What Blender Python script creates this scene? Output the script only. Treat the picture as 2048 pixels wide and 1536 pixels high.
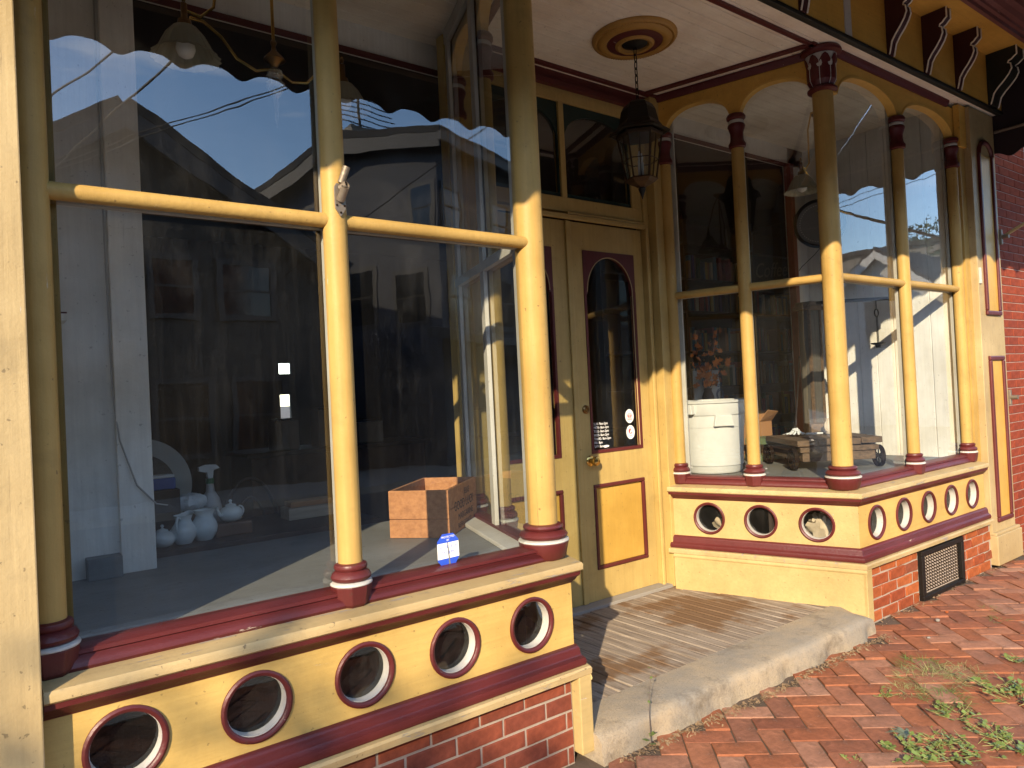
import bpy, bmesh, math, random
from mathutils import Vector, Matrix
random.seed(7)
SC = bpy.context.scene
for o in list(bpy.data.objects): bpy.data.objects.remove(o)
COL = SC.collection

# ---------------------------------------------------------------- camera
YAW, PITCH, ROLL = 0.6448, 0.0113, -0.0490
CAM = Vector((-1.009, -2.297, 1.377))
fw = Vector((math.sin(YAW)*math.cos(PITCH), math.cos(YAW)*math.cos(PITCH), math.sin(PITCH)))
rt = Vector((math.cos(YAW), -math.sin(YAW), 0)); up = rt.cross(fw)
r2 = rt*math.cos(ROLL)+up*math.sin(ROLL); u2 = -rt*math.sin(ROLL)+up*math.cos(ROLL)
cd = bpy.data.cameras.new('camera'); cam = bpy.data.objects.new('camera', cd); COL.objects.link(cam)
m = Matrix((r2, u2, -fw)).transposed().to_4x4(); m.translation = CAM; cam.matrix_world = m
cd.sensor_width = 36; cd.lens = 36*1443.7/2048; cd.clip_start = .02; cd.clip_end = 2000
SC.camera = cam
# ---------------------------------------------------------------- sky, sun, exposure
SUN_AZ, SUN_EL = math.radians(49.5), math.radians(23.5)
sdir = Vector((math.sin(SUN_AZ)*math.cos(SUN_EL), math.cos(SUN_AZ)*math.cos(SUN_EL), -math.sin(SUN_EL)))  # travel
w = bpy.data.worlds.new('World'); SC.world = w; w.use_nodes = True
nt = w.node_tree; nt.nodes.clear()
wo = nt.nodes.new('ShaderNodeOutputWorld'); bg = nt.nodes.new('ShaderNodeBackground')
sky = nt.nodes.new('ShaderNodeTexSky'); sky.sky_type = 'NISHITA'; sky.sun_disc = False
sky.sun_elevation = SUN_EL; sky.sun_rotation = math.atan2(-sdir.x, -sdir.y)
sky.air_density = 1.0; sky.dust_density = .25; sky.ozone_density = 2.5
bg.inputs['Strength'].default_value = .15
tc = nt.nodes.new('ShaderNodeTexCoord'); mp = nt.nodes.new('ShaderNodeMapping'); mp.inputs['Scale'].default_value = (1.2, 1.2, 7)
nz = nt.nodes.new('ShaderNodeTexNoise'); nz.inputs['Scale'].default_value = 2.2; nz.inputs['Detail'].default_value = 7; nz.inputs['Roughness'].default_value = .55
rp = nt.nodes.new('ShaderNodeValToRGB'); rp.color_ramp.elements[0].position = .51; rp.color_ramp.elements[1].position = .78
rp.color_ramp.elements[1].color = (.5, .5, .5, 1)
mx = nt.nodes.new('ShaderNodeMixRGB'); mx.inputs['Color2'].default_value = (9.5, 8.6, 7.6, 1)
L = nt.links
L.new(tc.outputs['Generated'], mp.inputs[0]); L.new(mp.outputs[0], nz.inputs[0]); L.new(nz.outputs[0], rp.inputs[0])
L.new(rp.outputs[0], mx.inputs[0]); L.new(sky.outputs[0], mx.inputs['Color1']); L.new(mx.outputs[0], bg.inputs[0]); L.new(bg.outputs[0], wo.inputs[0])
sd = bpy.data.lights.new('sun', 'SUN'); sd.energy = 2.35; sd.angle = math.radians(.53); sd.color = (1.0, .81, .56)
so = bpy.data.objects.new('sun', sd); COL.objects.link(so); so.location = (-6, -6, 6)
so.rotation_euler = sdir.to_track_quat('-Z', 'Y').to_euler()
vs = SC.view_settings; vs.view_transform = 'Standard'; vs.look = 'None'; vs.gamma = 1; vs.exposure = 2.0; vs.use_curve_mapping = False
SC.cycles.max_bounces = 10; SC.cycles.transparent_max_bounces = 24; SC.cycles.use_denoising = True
SC.cycles.sample_clamp_indirect = 8; SC.cycles.caustics_reflective = False; SC.cycles.caustics_refractive = False

# ---------------------------------------------------------------- materials
def mat_base(name):
    m = bpy.data.materials.new(name); m.use_nodes = True
    t = m.node_tree; t.nodes.clear()
    o = t.nodes.new('ShaderNodeOutputMaterial'); b = t.nodes.new('ShaderNodeBsdfPrincipled')
    t.links.new(b.outputs[0], o.inputs[0]); return m, t, b, o
def N(t, typ, **k):
    n = t.nodes.new('ShaderNode'+typ)
    for a, v in k.items():
        if a in n.inputs: n.inputs[a].default_value = v
        else: setattr(n, a, v)
    return n
def noise(t, scale, vec=None, detail=4, rough=.5):
    n = N(t, 'TexNoise'); n.inputs['Scale'].default_value = scale; n.inputs['Detail'].default_value = detail; n.inputs['Roughness'].default_value = rough
    if vec is not None: t.links.new(vec, n.inputs['Vector'])
    return n.outputs[0]
def coords(t, scale=(1, 1, 1), loc=(0, 0, 0)):
    c = N(t, 'TexCoord'); p = N(t, 'Mapping'); p.inputs['Scale'].default_value = scale; p.inputs['Location'].default_value = loc
    t.links.new(c.outputs['Object'], p.inputs[0]); return p.outputs[0]
def ramp(t, v, a, b, ca=(0, 0, 0, 1), cb=(1, 1, 1, 1)):
    r = N(t, 'ValToRGB'); e = r.color_ramp.elements; e[0].position = a; e[1].position = b; e[0].color = ca; e[1].color = cb
    t.links.new(v, r.inputs[0]); return r.outputs[0]
def mix(t, fac, c1, c2, mode='MIX'):
    n = N(t, 'MixRGB', blend_type=mode)
    for i, v in (('Fac', fac), ('Color1', c1), ('Color2', c2)):
        if isinstance(v, (int, float)): n.inputs[i].default_value = v
        elif isinstance(v, tuple): n.inputs[i].default_value = v if len(v) == 4 else (*v, 1)
        else: t.links.new(v, n.inputs[i])
    return n.outputs[0]
def math_(t, op, a, b=None):
    n = N(t, 'Math', operation=op)
    for i, v in ((0, a), (1, b)):
        if v is None: continue
        if isinstance(v, (int, float)): n.inputs[i].default_value = v
        else: t.links.new(v, n.inputs[i])
    return n.outputs[0]
def bump(t, b, h, strength=.2, dist=.01):
    n = N(t, 'Bump'); n.inputs['Strength'].default_value = strength; n.inputs['Distance'].default_value = dist
    t.links.new(h, n.inputs['Height']); t.links.new(n.outputs[0], b.inputs['Normal'])
MATS = {}
def paint(name, col, grain='z', rough=.48, wear=.0, wcol=(.42, .36, .28), dirt=.35, gloss=.3, bmp=.5):
    """house paint over wood: brushed relief along the grain, blotchy fading, grime, flakes"""
    m, t, b, o = mat_base(name)
    s = {'x': (3, 60, 60), 'y': (60, 3, 60), 'z': (60, 60, 3)}[grain]
    cg = coords(t, s); c1 = coords(t)
    g = noise(t, 1.0, cg, 5, .6); big = noise(t, 2.3, c1, 5, .6); fine = noise(t, 90, c1, 3, .6)
    dk = tuple(x*y for x, y in zip(col, (.66, .60, .50))); lt = tuple(min(1, x*1.14+.01) for x in col)
    c = mix(t, ramp(t, big, .3, .72), dk, lt)
    c = mix(t, .35, c, col)
    c = mix(t, math_(t, 'MULTIPLY', ramp(t, g, .35, .62, (1, 1, 1, 1), (0, 0, 0, 1)), .22), c, tuple(x*.6 for x in col))
    grime = math_(t, 'MULTIPLY', ramp(t, noise(t, 6, c1, 8, .7), .55, .75), dirt)
    c = mix(t, grime, c, tuple(x*.35+.02 for x in col))
    dr = math_(t, 'MULTIPLY', ramp(t, noise(t, 1, coords(t, (26, 26, 1.3)), 6, .7), .52, .78), .30*dirt+.05)
    c = mix(t, dr, c, tuple(x*.45+.015 for x in col))
    spk = ramp(t, noise(t, 55, c1, 2, .5), .70, .74)
    c = mix(t, math_(t, 'MULTIPLY', spk, .9*dirt+.2), c, (.06, .045, .03))
    sc_ = ramp(t, noise(t, 1, coords(t, (30, 30, 9), (4, 2, 1)), 8, .75), .685, .70)
    c = mix(t, math_(t, 'MULTIPLY', sc_, .5), c, (.12, .085, .055))
    if wear > 0:
        ck = noise(t, 1, coords(t, {'x': (2.2, 95, 95), 'y': (95, 2.2, 95), 'z': (95, 95, 2.2)}[grain]), 6, .7)
        c = mix(t, math_(t, 'MULTIPLY', ramp(t, ck, .66, .70), min(.8, .25+wear*.6)), c, (.07, .05, .035))
        wn = noise(t, 7, coords(t, {'x': (.6, 4, 4), 'y': (4, .6, 4), 'z': (4, 4, .6)}[grain]), 9, .72)
        wf = ramp(t, wn, .72-wear*.16, .745-wear*.16)
        c = mix(t, wf, c, wcol)
        h = math_(t, 'SUBTRACT', math_(t, 'ADD', math_(t, 'MULTIPLY', g, .6), math_(t, 'MULTIPLY', fine, .45)), math_(t, 'MULTIPLY', wf, .8))
    else:
        h = math_(t, 'ADD', math_(t, 'MULTIPLY', g, .6), math_(t, 'MULTIPLY', fine, .45))
    t.links.new(c, b.inputs['Base Color']); b.inputs['Roughness'].default_value = rough
    b.inputs['Specular IOR Level'].default_value = gloss
    bump(t, b, h, bmp, .004); MATS[name] = m; return m
Y_COL = paint('column_yellow', (0.46, 0.305, 0.095), 'z', .45, .3, (.5, .42, .3), .35, .2)
Y_PAN = paint('panel_yellow', (0.56, 0.385, 0.12), 'x', .45, .2, (.55, .45, .3), .25)
Y_SIL = paint('sill_cream', (0.46, 0.35, 0.175), 'x', .55, .75, (.30, .26, .21), .5)
Y_OCH = paint('ochre_board', (0.66, 0.38, 0.075), 'x', .5, .1, (.5, .4, .3), .25)
Y_ARCH = paint('arch_edge_yellow', (0.7, 0.43, 0.1), 'x', .5, 0, dirt=.2)
Y_DOOR = paint('door_cream', (0.47, 0.34, 0.12), 'z', .4, .15, (.5, .42, .3), .3, .4)
Y_GOLD = paint('door_gold', (0.53, 0.33, 0.068), 'z', .4, 0, dirt=.12, gloss=.4)
Y_PIL = paint('pilaster_cream', (0.43, 0.33, 0.17), 'z', .5, .35, (.55, .5, .42), .35)
Y_LOW = paint('lower_board_yellow', (0.46, 0.35, 0.155), 'x', .5, .3, (.5, .43, .33), .25)
RED = paint('oxblood_red', (0.098, 0.014, 0.014), 'x', .42, .30, (.45, .36, .3), .2, .4)
REDZ = paint('oxblood_red_upright', (0.098, 0.014, 0.014), 'z', .42, .2, (.45, .36, .3), .2, .4)
WHT = paint('white_trim', (0.55, 0.54, 0.51), 'z', .5, .3, (.4, .38, .33), .25)
WHTW = paint('white_board', (0.82, 0.81, 0.78), 'z', .55, .1, (.5, .48, .45), .15)
CEIL = paint('ceiling_cream', (0.92, 0.83, 0.71), 'x', .5, .15, (.5, .42, .34), .2)
GRN = paint('dark_green', (.012, .03, .026), 'x', .4, 0, dirt=.1)
DKG = paint('black_green', (.014, .016, .012), 'x', .5, .2, (.2, .16, .1), .2)
BRK = paint('bracket_maroon', (.05, .010, .011), 'z', .5, .2, (.3, .22, .18), .2)
ROSE = paint('rose_ochre', (.42, .235, .055), 'x', .5, .1, (.4, .3, .2), .4)
CROWN = paint('crown_red_in_bluish_light', (0.2, 0.075, 0.07), 'x', .5, .3, (.5, .4, .36), .3)  # red crown paint, with the bluish light on it put into the colour
PLAT = paint('platform_grey', (.20, .205, .205), 'x', .6, .15, (.4, .4, .38), .5)
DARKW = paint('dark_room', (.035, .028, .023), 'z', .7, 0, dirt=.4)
BROWNW = paint('brown_wood', (.10, .05, .028), 'z', .5, .1, (.2, .13, .08), .4)
SHELFW = paint('shelf_wood', (.05, .028, .018), 'x', .5, 0, dirt=.3)
def plain(name, col, rough=.5, metal=0, bumpy=0, bs=60, var=.15, spec=.5):
    m, t, b, o = mat_base(name); c1 = coords(t)
    c = mix(t, noise(t, 8, c1, 5, .6), tuple(x*(1-var) for x in col), tuple(min(1, x*(1+var)) for x in col))
    t.links.new(c, b.inputs['Base Color']); b.inputs['Roughness'].default_value = rough; b.inputs['Metallic'].default_value = metal
    b.inputs['Specular IOR Level'].default_value = spec
    if bumpy: bump(t, b, noise(t, bs, c1, 5, .6), bumpy, .006)
    MATS[name] = m; return m
IRON = plain('black_iron', (.018, .016, .014), .5, .6, .25)
RUST = plain('rusty_iron', (.011, .0058, .0038), .9, 0, .6, 90, .5, .1)
BRASS = plain('brass', (.62, .40, .12), .22, 1, .05)
ABRASS = plain('aged_brass', (.22, .13, .05), .35, 1, .1)
STEEL = plain('weathered_steel', (.24, .20, .155), .55, .7, .3)
PORC = plain('white_porcelain', (.62, .66, .66), .12)
PLAS = plain('white_plastic', (.60, .60, .58), .38)
CARD = plain('cardboard', (.34, .17, .07), .8, 0, .1)
AWN = plain('awning_cloth', (.022, .012, .014), .85, 0, .2, 200)
LEAFG = plain('weed_green', (.13, .18, .04), .55, 0, 0, var=.5)
LEAFG2 = plain('weed_dry', (.28, .27, .10), .6, 0, 0, var=.5)
LEAFO = plain('autumn_leaf', (.85, .19, .025), .6, 0, 0, var=.6)
STICK = plain('dark_twig', (.05, .03, .02), .8)
SHADE = plain('ribbed_shade', (.30, .28, .20), .25)
BULB = plain('bulb_white', (.75, .74, .70), .2)
CHROME = plain('mirror_brass', (.5, .4, .25), .15, 1)
CLOTH = plain('pillow_cloth', (.55, .53, .50), .9, 0, .3, 150)
NAVY = plain('navy_ring', (.03, .05, .12), .8)
LACE = plain('white_lace', (.62, .64, .65), .8, 0, .8, 160)
GREENP = plain('green_print', (.10, .14, .07), .6)
BLUE = plain('blue_wrap', (.03, .08, .28), .4)
ROAD = plain('asphalt', (.085, .08, .075), .9, 0, .4, 90)
KERB = plain('kerb_stone', (.26, .24, .21), .85, 0, .3)
SOIL = plain('joint_soil', (.085, .058, .038), .95, 0, .6, 80, .5)
LITTER = plain('dry_litter', (.26, .17, .09), .9, 0, .3, 80, .5)
SIDING_B = plain('slate_blue_siding', (.10, .115, .15), .6)
SIDING_G = plain('grey_brown_siding', (.13, .115, .10), .7)
SIDING_W = plain('white_siding', (.5, .49, .47), .6)
ROOFM = plain('asphalt_shingle', (.03, .028, .028), .9, 0, .5, 40)
TRIMW = plain('house_trim', (.032, .032, .036), .6)
DARKG = plain('dark_house_window', (.012, .014, .018), .12)
BARK = plain('tree_bark', (.08, .06, .045), .9, 0, .6, 20)
CROWNL = plain('tree_leaf', (.035, .06, .02), .6, 0, 0, var=.5)
PRINTW = plain('print_white', (.82, .82, .80), .5, var=.03)
PRINTB = plain('print_blue', (.03, .09, .55), .45, var=.05)
PRINTR = plain('print_red', (.35, .04, .06), .5, var=.05)
INK = plain('stencil_ink', (.03, .025, .022), .8)
SIGNW = plain('sign_board', (.06, .055, .035), .7)

def brick_mat(name, cols, soil=.3, eff=.0, bmp=.5):
    m, t, b, o = mat_base(name); c1 = coords(t)
    oi = N(t, 'ObjectInfo'); ge = N(t, 'NewGeometry')
    r = math_(t, 'FRACT', math_(t, 'ADD', oi.outputs['Random'], ge.outputs['Random Per Island']))
    cr = N(t, 'ValToRGB'); e = cr.color_ramp.elements
    while len(e) < len(cols): e.new(.5)
    for i, c in enumerate(cols): e[i].position = i/(len(cols)-1); e[i].color = (*c, 1)
    t.links.new(r, cr.inputs[0]); c = cr.outputs[0]
    n1 = noise(t, 22, c1, 6, .65); c = mix(t, 1.0, c, ramp(t, n1, .25, .75, (.62, .6, .58, 1), (1.25, 1.2, 1.15, 1)), 'MULTIPLY')
    c = mix(t, math_(t, 'MULTIPLY', ramp(t, noise(t, 4.5, c1, 7, .7), .5, .72), soil), c, (.035, .024, .016))
    if eff: c = mix(t, math_(t, 'MULTIPLY', ramp(t, noise(t, 11, c1, 7, .7), .6, .72), eff), c, (.42, .34, .30))
    c = mix(t, math_(t, 'MULTIPLY', ramp(t, noise(t, 180, c1, 2, .5), .66, .72), .45), c, (.04, .025, .02))
    t.links.new(c, b.inputs['Base Color']); b.inputs['Roughness'].default_value = .85; b.inputs['Specular IOR Level'].default_value = .2
    bump(t, b, math_(t, 'ADD', noise(t, 60, c1, 6, .7), math_(t, 'MULTIPLY', noise(t, 9, c1, 3, .5), .8)), bmp, .006); return m
BR_PAINT = brick_mat('painted_brick', [(.19, .052, .03), (.23, .062, .034), (.205, .056, .032), (.165, .046, .03)], .1, 0, .3)
BR_OLD = brick_mat('old_brick', [(.30, .08, .026), (.38, .11, .036), (.25, .058, .024), (.34, .09, .03), (.19, .06, .034)], .2, .35)
BR_WALL = brick_mat('red_wall_brick', [(.21, .042, .02), (.255, .052, .023), (.23, .046, .021), (.19, .038, .02)], .06, .0, .3)
BR_WALK = brick_mat('paving_brick', [(.31, .12, .060), (.26, .092, .046), (.34, .15, .085), (.20, .075, .044), (.36, .20, .135), (.28, .10, .052)], .8, .45)
def mortar_mat(name, col):
    m, t, b, o = mat_base(name); c1 = coords(t)
    c = mix(t, noise(t, 14, c1, 6, .7), tuple(x*.6 for x in col), tuple(min(1, x*1.2) for x in col))
    t.links.new(c, b.inputs['Base Color']); b.inputs['Roughness'].default_value = .95; bump(t, b, noise(t, 70, c1, 5, .7), .6, .006); return m
MORT = mortar_mat('pale_mortar', (.38, .31, .25)); MORTR = mortar_mat('reddish_mortar', (.33, .24, .20))
def concrete():
    m, t, b, o = mat_base('step_concrete'); c1 = coords(t)
    c = mix(t, ramp(t, noise(t, 3.2, c1, 8, .65), .35, .68), (.235, .215, .18), (.38, .30, .195))
    c = mix(t, math_(t, 'MULTIPLY', ramp(t, noise(t, 120, c1, 3, .6), .52, .7), .5), c, (.17, .14, .11))
    c = mix(t, math_(t, 'MULTIPLY', ramp(t, noise(t, 4, c1, 9, .75), .52, .68), .7), c, (.085, .065, .045))
    t.links.new(c, b.inputs['Base Color']); b.inputs['Roughness'].default_value = .92
    bump(t, b, math_(t, 'ADD', noise(t, 110, c1, 5, .7), math_(t, 'MULTIPLY', noise(t, 14, c1, 5, .6), 1.2)), .6, .006); return m
CONC = concrete()
def deck_mat():
    m, t, b, o = mat_base('weathered_deck'); c1 = coords(t); oi = N(t, 'ObjectInfo')
    g = noise(t, 1, coords(t, (110, 4, 60)), 6, .65)
    c = mix(t, ramp(t, g, .3, .7), (.13, .10, .075), (.38, .32, .255))
    st = ramp(t, math_(t, 'ADD', noise(t, 3.0, coords(t, (1, .8, 1), (3.1, 1.7, 0)), 5, .6), math_(t, 'MULTIPLY', oi.outputs['Random'], .12)), .52, .62)
    c = mix(t, math_(t, 'MULTIPLY', st, .8), c, mix(t, g, (.075, .035, .014), (.21, .115, .05)))
    t.links.new(c, b.inputs['Base Color']); b.inputs['Roughness'].default_value = .85; b.inputs['Specular IOR Level'].default_value = .2
    bump(t, b, g, .7, .006); return m
DECK = deck_mat()
def wood_mat(name, a, bcol, axis='x', rough=.7):
    m, t, b, o = mat_base(name); s = {'x': (4, 50, 50), 'y': (50, 4, 50), 'z': (50, 50, 4)}[axis]
    g = noise(t, 1, coords(t, s), 6, .65); c = mix(t, ramp(t, g, .3, .7), a, bcol)
    c = mix(t, math_(t, 'MULTIPLY', ramp(t, noise(t, 5, coords(t), 6, .7), .5, .75), .22), c, tuple(x*.4 for x in a))
    t.links.new(c, b.inputs['Base Color']); b.inputs['Roughness'].default_value = rough; bump(t, b, g, .4, .004); return m
CRATE = wood_mat('crate_pine', (.30, .12, .04), (.48, .22, .085), 'x')
CARTW = wood_mat('old_cart_oak', (.055, .035, .02), (.17, .105, .06), 'x')
PILW = wood_mat('scale_pillar_wood', (.05, .045, .038), (.12, .105, .085), 'z')
REDPOST = wood_mat('red_post', (.16, .035, .022), (.24, .055, .03), 'z')
def glass(name, dust=.011, streak=.007, refl=1.35, rough=0.0):
    """old plate glass: clear, mirror-like at the surface, a film of dust and specks that catches light"""
    m = bpy.data.materials.new(name); m.use_nodes = True; t = m.node_tree; t.nodes.clear()
    o = t.nodes.new('ShaderNodeOutputMaterial'); c1 = coords(t)
    tr = N(t, 'BsdfTransparent'); tr.inputs[0].default_value = (.90, .93, .92, 1)
    gl = N(t, 'BsdfGlossy'); gl.inputs['Roughness'].default_value = rough; gl.inputs[0].default_value = (.96, .98, 1, 1)
    ge = N(t, 'NewGeometry'); vd = N(t, 'VectorMath', operation='DOT_PRODUCT'); t.links.new(ge.outputs['Normal'], vd.inputs[0]); t.links.new(ge.outputs['Incoming'], vd.inputs[1])
    inv = math_(t, 'SUBTRACT', 1.0, math_(t, 'ABSOLUTE', vd.outputs['Value'])); sch = math_(t, 'ADD', .085, math_(t, 'MULTIPLY', math_(t, 'POWER', inv, 5.0), .9))
    bn = N(t, 'Bump'); bn.inputs['Strength'].default_value = .030; bn.inputs['Distance'].default_value = .02
    t.links.new(noise(t, 3.5, c1, 2, .45), bn.inputs['Height']); t.links.new(bn.outputs[0], gl.inputs['Normal'])
    f = math_(t, 'MINIMUM', math_(t, 'MULTIPLY', sch, refl), .95)
    s1 = N(t, 'MixShader'); t.links.new(f, s1.inputs[0]); t.links.new(tr.outputs[0], s1.inputs[1]); t.links.new(gl.outputs[0], s1.inputs[2])
    df = N(t, 'BsdfDiffuse'); df.inputs[0].default_value = (.62, .62, .60, 1)
    film = math_(t, 'MULTIPLY', ramp(t, noise(t, 3.0, c1, 8, .65), .3, .75), dust)
    st = math_(t, 'MULTIPLY', ramp(t, noise(t, 1, coords(t, (45, 45, 1.6)), 4, .6), .5, .8), streak)
    spk = math_(t, 'MULTIPLY', ramp(t, noise(t, 420, c1, 2, .5), .66, .74), .10)
    spk = math_(t, 'MULTIPLY', spk, ramp(t, noise(t, 2.2, c1, 4, .6), .4, .65))
    sm = math_(t, 'MULTIPLY', ramp(t, noise(t, 1.4, coords(t, (1, 1, .45), (2.3, 0, 1.1)), 8, .72), .56, .72), dust*2.2)
    spk = math_(t, 'ADD', spk, sm)
    ff = math_(t, 'ADD', math_(t, 'ADD', film, st), spk)
    s2 = N(t, 'MixShader'); t.links.new(ff, s2.inputs[0]); t.links.new(s1.outputs[0], s2.inputs[1]); t.links.new(df.outputs[0], s2.inputs[2])
    t.links.new(s2.outputs[0], o.inputs[0]); return m
GLASS = glass('shop_glass'); DGLASS = glass('door_glass', .008, .005, 1.1); PGLASS = glass('porthole_glass', .02, .01, .5)
LGLASS = glass('lantern_glass', .02, .01, .8); CRYS = glass('cut_glass', .25, .05, 2.0, .1)

# ---------------------------------------------------------------- mesh helpers
class G:
    def __init__(s): s.v = []; s.f = []; s.mi = []
    def add(s, vs, fs, mi=0):
        k = len(s.v); s.v += [tuple(v) for v in vs]; s.f += [tuple(i+k for i in f) for f in fs]; s.mi += [mi]*len(fs); return s
    def box(s, x0, x1, y0, y1, z0, z1, mi=0, M=None):
        vs = [(x, y, z) for z in (z0, z1) for y in (y0, y1) for x in (x0, x1)]
        if M is not None: vs = [M @ Vector(v) for v in vs]
        return s.add(vs, [(0, 2, 3, 1), (4, 5, 7, 6), (0, 1, 5, 4), (2, 6, 7, 3), (0, 4, 6, 2), (1, 3, 7, 5)], mi)
    def lathe(s, prof, seg=20, c=(0, 0, 0), axis='z', rot=0, mi=0, cap=True, M=None):
        k = []; n = len(prof)
        for r, h in prof:
            for i in range(seg):
                a = 2*math.pi*i/seg+rot; x, y = r*math.cos(a), r*math.sin(a)
                p = (x, y, h) if axis == 'z' else ((x, h, y) if axis == 'y' else (h, x, y))
                p = Vector(p)
                if M is not None: p = M @ p
                k.append((p[0]+c[0], p[1]+c[1], p[2]+c[2]))
        fs = [(j*seg+i, j*seg+(i+1) % seg, (j+1)*seg+(i+1) % seg, (j+1)*seg+i) for j in range(n-1) for i in range(seg)]
        if cap: fs += [tuple(range(seg))[::-1], tuple(range((n-1)*seg, n*seg))]
        return s.add(k, fs, mi)
    def tube(s, pts, r, seg=8, mi=0, closed=False):
        pts = [Vector(p) for p in pts]; n = len(pts); vs = []; rr = r if isinstance(r, (list, tuple)) else [r]*n
        prev = None
        for i, p in enumerate(pts):
            a = pts[i-1] if (i or closed) else p; b = pts[(i+1) % n] if (i < n-1 or closed) else p
            d = (b-a).normalized()
            if prev is None: u = d.orthogonal().normalized()
            else: u = (prev-d*prev.dot(d)).normalized()
            prev = u; w_ = d.cross(u)
            for j in range(seg):
                an = 2*math.pi*j/seg; vs.append(p+(u*math.cos(an)+w_*math.sin(an))*rr[i])
        m_ = n if closed else n-1
        fs = [(i*seg+j, i*seg+(j+1) % seg, ((i+1) % n)*seg+(j+1) % seg, ((i+1) % n)*seg+j) for i in range(m_) for j in range(seg)]
        if not closed: fs += [tuple(range(seg))[::-1], tuple(range((n-1)*seg, n*seg))]
        return s.add(vs, fs, mi)
    def prism(s, poly, a, b, mi=0, fn=None):
        """poly: 2D list; fn(u,v,h)->xyz ; extruded from h=a to b"""
        n = len(poly); fn = fn or (lambda u, v, h: (u, v, h))
        vs = [fn(u, v, a) for u, v in poly]+[fn(u, v, b) for u, v in poly]
        fs = [tuple(range(n))[::-1], tuple(range(n, 2*n))]+[(i, (i+1) % n, n+(i+1) % n, n+i) for i in range(n)]
        return s.add(vs, fs, mi)
    def sweep(s, prof, pts, mi=0, closed_prof=True):
        """prof: list of (o,z); pts(o)-> list of (x,y)"""
        cols = [pts(o) for o, z in prof]; n = len(prof); k = len(cols[0]); vs = []
        for j in range(k):
            for i in range(n): vs.append((cols[i][j][0], cols[i][j][1], prof[i][1]))
        fs = [(j*n+i, j*n+(i+1) % n, (j+1)*n+(i+1) % n, (j+1)*n+i) for j in range(k-1) for i in range(n)]
        fs += [tuple(range(n)), tuple(range((k-1)*n, k*n))[::-1]]
        return s.add(vs, fs, mi)
    def mesh(s, name, mats, smooth=False, recalc=True):
        me = bpy.data.meshes.new(name); me.from_pydata(s.v, [], s.f)
        for m_ in mats: me.materials.append(m_)
        me.polygons.foreach_set('material_index', s.mi)
        if recalc:
            bm = bmesh.new(); bm.from_mesh(me); bmesh.ops.recalc_face_normals(bm, faces=bm.faces); bm.to_mesh(me); bm.free()
        if smooth:
            me.polygons.foreach_set('use_smooth', [True]*len(me.polygons))
            try: me.set_sharp_from_angle(angle=math.radians(40))
            except Exception: pass
        me.update(); return me
def OB(name, g, mats, parent=None, smooth=False, bevel=0, recalc=True, label=None, kind=None, seg=2):
    if not isinstance(mats, (list, tuple)): mats = [mats]
    me = g if isinstance(g, bpy.types.Mesh) else g.mesh(name, mats, smooth, recalc)
    o = bpy.data.objects.new(name, me); COL.objects.link(o)
    if parent is not None: attach(o, parent)
    if bevel:
        b = o.modifiers.new('bevel', 'BEVEL'); b.width = bevel; b.segments = seg; b.limit_method = 'ANGLE'; b.angle_limit = math.radians(35)
    if label: o['label'] = label
    if kind: o['kind'] = kind
    return o
OB_ = OB
def attach(o, parent):
    o.parent = parent; o.matrix_parent_inverse = world(parent).inverted()
def world(o):
    mm = Matrix.LocRotScale(o.location, o.rotation_euler, o.scale)
    if o.parent: return world(o.parent) @ o.matrix_parent_inverse @ mm
    return mm
def EMP(name, loc, label=None, cat=None, group=None, kind=None):
    o = bpy.data.objects.new(name, None); COL.objects.link(o); o.location = loc; o.empty_display_size = .1
    return TAG(o, label, cat, group, kind)
def TAG(o, label=None, cat=None, group=None, kind=None):
    for k, v in (('label', label), ('category', cat), ('group', group), ('kind', kind)):
        if v: o[k] = v
    return o
def TEXT(name, s, size, M, mt, parent, align='LEFT', ext=.0004, xs=1.0, shear=0):
    cu = bpy.data.curves.new(name, 'FONT'); cu.body = s; cu.size = size; cu.extrude = ext; cu.align_x = align; cu.shear = shear; cu.space_line = 1.0; cu.resolution_u = 3
    tmp = bpy.data.objects.new(name, cu); COL.objects.link(tmp)
    dg = bpy.context.evaluated_depsgraph_get(); me = bpy.data.meshes.new_from_object(tmp.evaluated_get(dg))
    bpy.data.objects.remove(tmp); me.transform(M @ Matrix.Diagonal((xs, 1, 1, 1)))
    me.materials.clear(); me.materials.append(mt)
    return OB(name, me, mt, parent)
def frame_mat(origin, xa, ya):
    xa = Vector(xa).normalized(); ya = Vector(ya).normalized(); za = xa.cross(ya)
    M = Matrix((xa, ya, za)).transposed().to_4x4(); M.translation = Vector(origin); return M

# ================================================================ SETTING
X0 = 2.047       # centre line of the shop front
ZG = -.11        # pavement level at the shop
g = G(); g.add([(-400, -400, -.30), (400, -400, -.30), (400, 400, -.30), (-400, 400, -.30)], [(0, 1, 2, 3)])
TAG(OB('ground', g, SOIL), kind='structure')
g = G(); g.box(-60, 90, -9.2, -3.45, -.32, -.245); TAG(OB('road', g, ROAD), kind='structure')
g = G(); g.box(-60, 90, -3.45, -3.28, -.32, -.118); TAG(OB('kerb', g, KERB, bevel=.015), kind='structure')
g = G(); g.box(-60, 90, -3.28, -1.72, -.32, ZG+.004); TAG(OB('pavement_bounce_strip', g, plain('bounce_strip_pale', (.50, .47, .41), .9, 0, .3)), kind='structure')  # added pale strip out of view, bounces sunlight up to the porch ceiling
g = G(); g.box(-60, 90, -12.0, -9.2, -.32, -.13); TAG(OB('far_pavement', g, KERB), kind='structure')
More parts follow.
